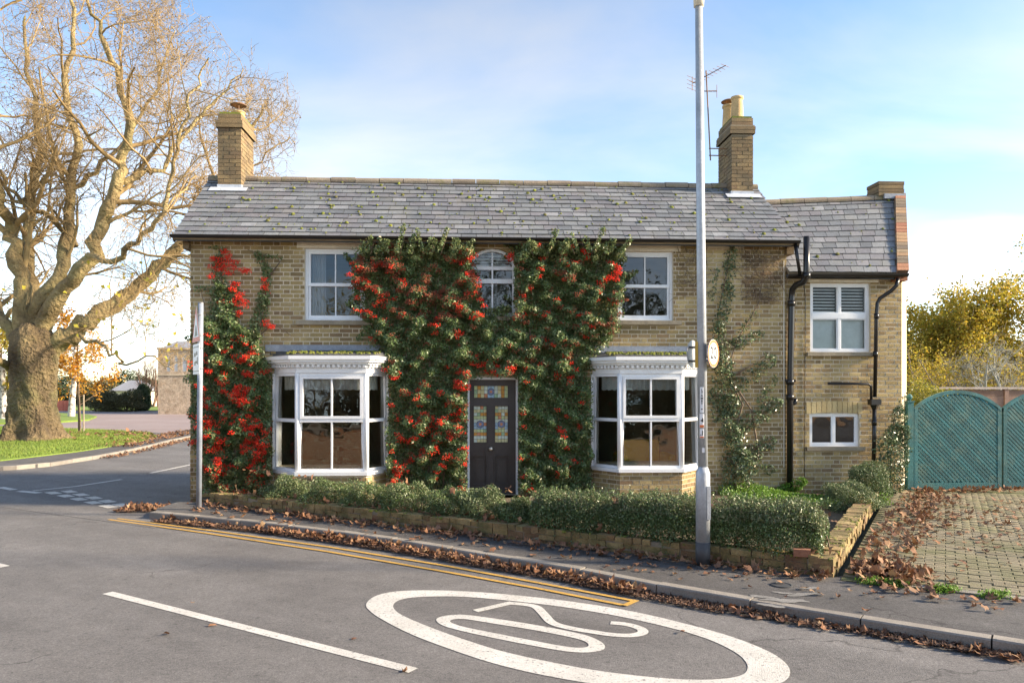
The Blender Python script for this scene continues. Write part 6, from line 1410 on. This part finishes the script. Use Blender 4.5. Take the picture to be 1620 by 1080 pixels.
# brick house beyond the side road
fp = far(252,655); fy = fp.y; fh = thing('far_brick_house', 'pale brick house with tall white windows beyond the side road', 'house', (fp.x+3, fy, 0))
fx = lambda u: onY(u, 600, fy).x; fzz = lambda v: onY(270, v, fy).z
fx0, fx1 = fx(250), fx(250)+12; hz = fzz(553)
wins = [(fx(a), fx(b), fzz(587), fzz(562)) for a, b in ((263,269),(275,281),(288,295))] + [(fx(a), fx(b), fzz(587), fzz(562)) for a, b in ((303,310),(320,327),(340,347))]
wall_slab(fx0, fx1, 0, hz, wins, fy, fy+.4).build('wall', 'far_brick', fh)
rws = [r for r in brick_rows(fx0, fx1, 0, hz, wins)]
MB().box(fx0-.05, fx1, fy-.06, fy+.02, fzz(593.5), fzz(592)).build('string_course', 'mortar', fh); MB().box(fx0-.08, fx1, fy-.1, fy+.5, hz+.002, hz+.16).build('parapet', 'far_brick', fh)
for a, b, c_, d in wins:
    wn_ = MB().box(a+.003, b-.003, fy+.1, fy+.16, c_+.003, d-.003).build('window', 'white', fh); MB().box(a+.06, b-.06, fy+.09, fy+.098, c_+.08, (c_+d)/2-.04).build('pane', 'far_pane_sky', wn_); MB().box(a+.06, b-.06, fy+.09, fy+.098, (c_+d)/2+.04, d-.08).build('pane', 'far_pane_sky', wn_)
MB().box(fx0, fx0+.4, fy+.41, fy+8, 0, hz).build('side_wall', 'far_brick', fh); MB().extr([(fx0-.1,fy+.5,hz+.1),(fx0-.1,fy+8,hz+.1),(fx0-.1,fy+4,hz+.9)], (12,0,0)).build('roof', 'far_roof', fh)
# outbuilding
gp0 = far(186,648); oy = gp0.y+12; og = thing('outbuilding', 'small pale outbuilding with hipped slate roof behind the bushes', 'building', (onY(195,600,oy).x, oy, 0)); ox = lambda u: onY(u,600,oy).x; oz = lambda v: onY(195,v,oy).z
MB().box(ox(178), ox(225), oy, oy+4, 0, oz(618)).build('wall', 'render', og)
mb = MB(); a, b, c_, d = ox(174), ox(229), ox(191), ox(214); z0, z1 = oz(618), oz(601); mb.v = [(a,oy-.3,z0),(b,oy-.3,z0),(b,oy+4.3,z0),(a,oy+4.3,z0),(c_,oy+2,z1),(d,oy+2,z1)]; mb.f = [(0,1,5,4),(1,2,5),(2,3,4,5),(3,0,4),(3,2,1,0)]; mb.build('roof', 'far_roof', og)
MB().box(ox(196), ox(204), oy-.03, oy-.004, oz(632), oz(622)).build('window', 'frost', og)
c_ = far(225,650); far_bush('clipped_conifer', 'dark green rounded conifer in front of the outbuilding', (c_.x,c_.y,0), (.75,.75,1.35), 9000, 'leaf_dark', .13, .07, 'conifer', .08)
for (u, rx, rz_, lab) in ((172,1.5,1.05,'low olive bush at the back of the green, left of the conifer'), (200,1.6,1.0,'broad olive bush touching the dark conifer')):
    c_ = far(u,651); far_bush('olive_bush', lab, (c_.x,c_.y,0), (rx,1.0,rz_), 8000, 'leaf_olive', .12, .07)
# brown bare tree clump
c_ = onZ(232,648); cy_ = c_.y+10; bx_ = onY(232,600,cy_).x; t = thing('bare_tree', 'dense brown bare hornbeam beside the far brick house', 'tree', (bx_,cy_,0))
lim = [(wander(np.array((bx_+RNG.normal(0,.5),cy_,0.)), np.array((RNG.normal(0,.22),RNG.normal(0,.2),1.)), 4.2, 7, .07, .04), np.linspace(.10,.03,8)) for _ in range(10)]
lv = grow(lim, [(10, 1.6, .5, .12, .1, .5, 4), (8, .9, .5, .15, .08, .6, 3)]); v, f = tubes_np(lv[0]+lv[1]+lv[2]); mesh_obj('branches', v, f, 'brown_twig', t)['kind'] = 'stuff'
# hedge behind, with far trees closing the horizon
HL = ['dark boundary hedge at the far left end of the green', 'dark hedge behind the pale trunked lime tree', 'dark hedge behind the plane tree trunk', 'olive hedge behind the red fence', 'dark hedge behind the orange sapling', 'dark hedge left of the outbuilding', 'olive hedge behind the outbuilding', 'dark hedge behind the bare hornbeam', 'dark hedge beyond the far brick house']
for i in range(9):
    u = -70+i*38; c_ = onY(u, 640, 78+4*(i % 3)); far_bush('boundary_hedge', HL[i], (c_.x, c_.y, 0), (2.6,1.5,1.75+.5*(i % 2)), 6000, 'leaf_dark' if i % 3 else 'leaf_olive', .22, .14, 'hedge', group='boundary hedges beyond the green')
# red fence
rf0, rf1 = onZ(84,650), onZ(113,650); t = thing('red_fence', 'low red board fence at the back of the green', 'fence', ((rf0.x+rf1.x)/2, rf0.y, 0)); n_ = 12
for k in range(n_): a = rf0.x+(rf1.x-rf0.x)*k/n_; MB().box(a, a+(rf1.x-rf0.x)/n_-.02, rf0.y, rf0.y+.04, 0, .95).build('board', 'red_wall', t)
# birch
c_ = onZ(113,658.5,.1); t = thing('birch_tree', 'white and black birch trunk with a few yellow leaves behind the sapling', 'tree', (c_.x,c_.y,.1)); tr = wander(np.array((c_.x,c_.y,.1)), np.array((.02,0,1.)), 6, 8, .03, .03); lv = grow([(tr, np.linspace(.24,.06,9))], [(12,1.6,.7,.15,.02,.4,4),(6,.8,.7,.2,-.03,.6,3)])
v, f = tubes_np(lv[0]); mesh_obj('trunk', v, f, 'birch', t, True); v, f = tubes_np(lv[1]+lv[2]); mesh_obj('branches', v, f, 'stem', t); src = np.concatenate([q_[0][1:] for q_ in lv[2]]); q = src[RNG.integers(0,len(src),1500)]+RNG.normal(0,.12,(1500,3)); v, f = leaves_np(q, .14, .09); mesh_obj('crown', v, f, 'leaf_orange', t)['kind'] = 'stuff'
c_ = onZ(6,662,.1); t = thing('lime_tree', 'small yellow green tree with pale trunk left of the plane tree', 'tree', (c_.x,c_.y,.1)); tr = wander(np.array((c_.x,c_.y,.1)), np.array((.02,0,1.)), 5, 8, .03, .03); lv = grow([(tr, np.linspace(.26,.08,9))], [(14,2.0,.9,.15,-.02,.4,4),(6,.9,.7,.2,-.05,.6,3)])
v, f = tubes_np(lv[0]); mesh_obj('trunk', v, f, 'birch', t, True); v, f = tubes_np(lv[1]+lv[2]); mesh_obj('branches', v, f, 'stem', t); src = np.concatenate([q_[0][1:] for q_ in lv[2]]); q = src[RNG.integers(0,len(src),6000)]+RNG.normal(0,.15,(6000,3)); v, f = leaves_np(q, .16, .11); mesh_obj('crown', v, f, 'leaf_yg', t)['kind'] = 'stuff'

# ------------------------------------------------------------------ across the road (seen only in the window reflections)
ow = thing('opposite_wall', 'long red brick wall on the far side of the road', 'wall', tuple(rd(0,-13.4)))
mb = MB(); fr_ = (rd(-45,-13.4), DR, NR); mb.fbox(fr_, 0, 90, -.25, 0, 0, 1.9); wo_ = mb.build('wall', 'brick_red', ow)
def far_brick_pattern():
    m = bpy.data.materials.new('opposite_brick'); m.use_nodes = True; t = m.node_tree; p = t.nodes['Principled BSDF']; p.inputs['Roughness'].default_value = .9
    g = t.nodes.new('ShaderNodeNewGeometry'); a = t.nodes.new('ShaderNodeVectorMath'); a.operation = 'DOT_PRODUCT'; a.inputs[1].default_value = tuple(DR); sx = t.nodes.new('ShaderNodeSeparateXYZ'); cb = t.nodes.new('ShaderNodeCombineXYZ')
    t.links.new(g.outputs['Position'], a.inputs[0]); t.links.new(g.outputs['Position'], sx.inputs[0]); t.links.new(a.outputs['Value'], cb.inputs[0]); t.links.new(sx.outputs[2], cb.inputs[1])
    b = t.nodes.new('ShaderNodeTexBrick'); b.inputs['Scale'].default_value = 1; b.inputs['Brick Width'].default_value = .225; b.inputs['Row Height'].default_value = .075; b.inputs['Mortar Size'].default_value = .012
    b.inputs['Color1'].default_value = (.42,.20,.10,1); b.inputs['Color2'].default_value = (.28,.12,.06,1); b.inputs['Mortar'].default_value = (.50,.42,.30,1); t.links.new(cb.outputs[0], b.inputs[0]); t.links.new(b.outputs[0], p.inputs['Base Color']); return m
wo_.data.materials[0] = far_brick_pattern()
MB().fbox(fr_, -.05, 90.05, -.29, .04, 1.902, 1.97).build('coping', 'kerb', ow)
oh = thing('opposite_hedge', 'long tall green hedge behind the brick wall across the road', 'hedge', tuple(rd(0,-15.6)))
for k in range(10):
    p = rd(-27+k*5.6, -15.6); q = blob_pts(5000, (p.x,p.y,1.7), (3.0,1.3,2.2), .55, .3); q = q[q[:,2] > 0]; v, f = leaves_np(q, .22, .15, (0,0,.5)); mesh_obj('foliage', v, f, 'leaf_olive', oh)['kind'] = 'stuff'
for k, (x, y, h, cr, m_, n_, lab) in enumerate(((-7.6,-29,10,3.8,'leaf_yg',900,'tall bare limbed tree across the road'), (1.4,-31,9,3.2,'leaf_dark',6000,'broad dark garden tree across the road'), (9.6,-29,10,3.4,'leaf_dark',9000,'tall dense dark tree across the road'))):
    leafy_tree('opposite_tree', lab, (x,y,0), h, cr, m_, n_, .24, .13, 'stem')

# ------------------------------------------------------------------ fallen leaves
def scatter(name, label, groups, m='dead'):
    V = []; Fc = []; b = 0
    for c_, size, tilt in groups:
        v, f = fallen_np(c_, size, tilt); V.append(v); Fc.append(f+b); b += len(v)
    return tag(mesh_obj(name, np.concatenate(V), np.concatenate(Fc), m), label, 'leaves', kind='stuff')
KP = [tuple(p) for p in KERB]
gut = line_pts(KP[1:10], 9500, (-.25,-.0), .010, .016); gut2 = line_pts(KP[3:9], 1300, (-.22,-.02), .02, .05)
scatter('gutter_litter', 'rotting brown leaf litter lying in the gutter along the kerb', [(gut, .020, .45), (line_pts(KP[9:13], 900, (-.16,0), .012, .015), .026, .4), (line_pts([onZ(195,806), onZ(300,806)], 900, (-.35,.3), .012, .02), .03, .4)], 'litter')
WA, WC, WB = (WALL_A.x,WALL_A.y), (WALL_C.x,WALL_C.y), (WALL_B.x,WALL_B.y)
scatter('gutter_leaves', 'curled fallen brown plane leaves in the gutter along the kerb', [(gut2[:430], .043, .6), (line_pts(KP[1:9], 240, (-.24,.0), .02, .04), .05, .6), (line_pts(KP[9:13], 60, (-.2,0), .012, .01), .05, .4), (line_pts([onZ(190,806), onZ(305,803)], 160, (-.4,.35), .015, .02), .055, .5)])
edge = line_pts([WA, WC], 620, (-.32,-.02), .108, .035); edge[:,2] += 0
scatter('pavement_leaves', 'fallen brown leaves gathered against the low garden wall', [(edge, .052, .5), (line_pts([WA, WC], 130, (-.75,-.05), .108, .005), .055, .3), (line_pts([(p[0],p[1]) for p in KP[4:12]], 70, (.1,1.2), .108, .003), .045, .3)])
scatter('garden_leaves', 'dead leaves caught among the hedge stems behind the low wall', [(line_pts([WA, WC], 420, (.04,.3), .16, .16), .062, .8), (line_pts([WA, WC], 60, (.15,.6), .55, .12), .05, .7)])
e0 = np.array((DA.x,DA.y)); 
pile = np.column_stack([RNG.normal(onZ(1388,918,.12).x+.18,.20,420), RNG.normal(onZ(1388,918,.12).y+.25,.22,420), np.zeros(420)]); pile[:,2] = .125+RNG.random(420)*.10*np.exp(-((pile[:,0]-pile[:,0].mean())**2+(pile[:,1]-pile[:,1].mean())**2)/.06)
ptx = (pile[:,:2]-e0)@np.array((dn.x,dn.y)); pile = pile[ptx > .06]
scatter('driveway_leaves', 'russet fallen leaves heaped along the driveway edge and before the gate', [(pile, .065, .6), (line_pts([tuple(dq(.9,.16))[:2], tuple(dq(7.3,.4))[:2]], 420, (-.45,.13), .122, .03), .058, .5), (line_pts([tuple(dq(3.4,.5))[:2], tuple(dq(7.3,.7))[:2]], 170, (-.5,.2), .122, .01), .058, .4), (line_pts([(8.1,.2),(11,.2)], 260, (-.25,.15), .122, .03), .06, .5), (line_pts([tuple(dq(2,.8))[:2], tuple(dq(7,1.2))[:2]], 170, (-1.0,.5), .122, .004), .055, .3), (line_pts([tuple(dq(.5,2))[:2], tuple(dq(6,3))[:2]], 60, (-1.4,1.4), .122, .004), .05, .3), (line_pts([tuple(dq(-.05,.3))[:2], tuple(dq(-.4,1.4))[:2]], 60, (-.3,.3), .112, .01), .05, .4)])
gl2 = np.column_stack([RNG.normal(tb.x+3.6,2.2,520), RNG.normal(tb.y+3.0,1.5,520)]); gl2 = gl2[in_poly(gl2, [(p.x,p.y) for p in island])]
scatter('green_leaves_fall', 'fallen leaves spread on the grass beneath the plane tree', [(np.column_stack([gl2, np.full(len(gl2), .15)]), .10, .3), (line_pts([tuple(p) for p in KL[5:9]], 500, (-.45,.1), .02, .02), .065, .4), (line_pts([tuple(p) for p in KL[6:10]], 900, (.2,1.6), .108, .02), .08, .4)])
rl = np.array([tuple(onZ(u, v, .006)) for u, v in ((336,989),(305,953),(640,1062),(155,775),(263,1003),(1180,975),(560,1010),(1080,1000))]); scatter('road_leaves', 'few single dead leaves lying on the open road', [(rl, .05, .2)])
# small tufts at the foot of the drive
v, f = leaves_np(np.concatenate([np.column_stack([RNG.normal(dq(-.05,.3+.2*k).x,.07,500), RNG.normal(dq(-.05,.3+.2*k).y,.04,500), .11+RNG.random(500)**2*.05]) for k in (0, 1, 3, 5)]), .035, .012, (0,0,.4), axis=(0,0,1)); tag(mesh_obj('edge_grass', v, f, 'weed'), 'bright grass tufts along the foot of the brick driveway', 'grass', kind='stuff')
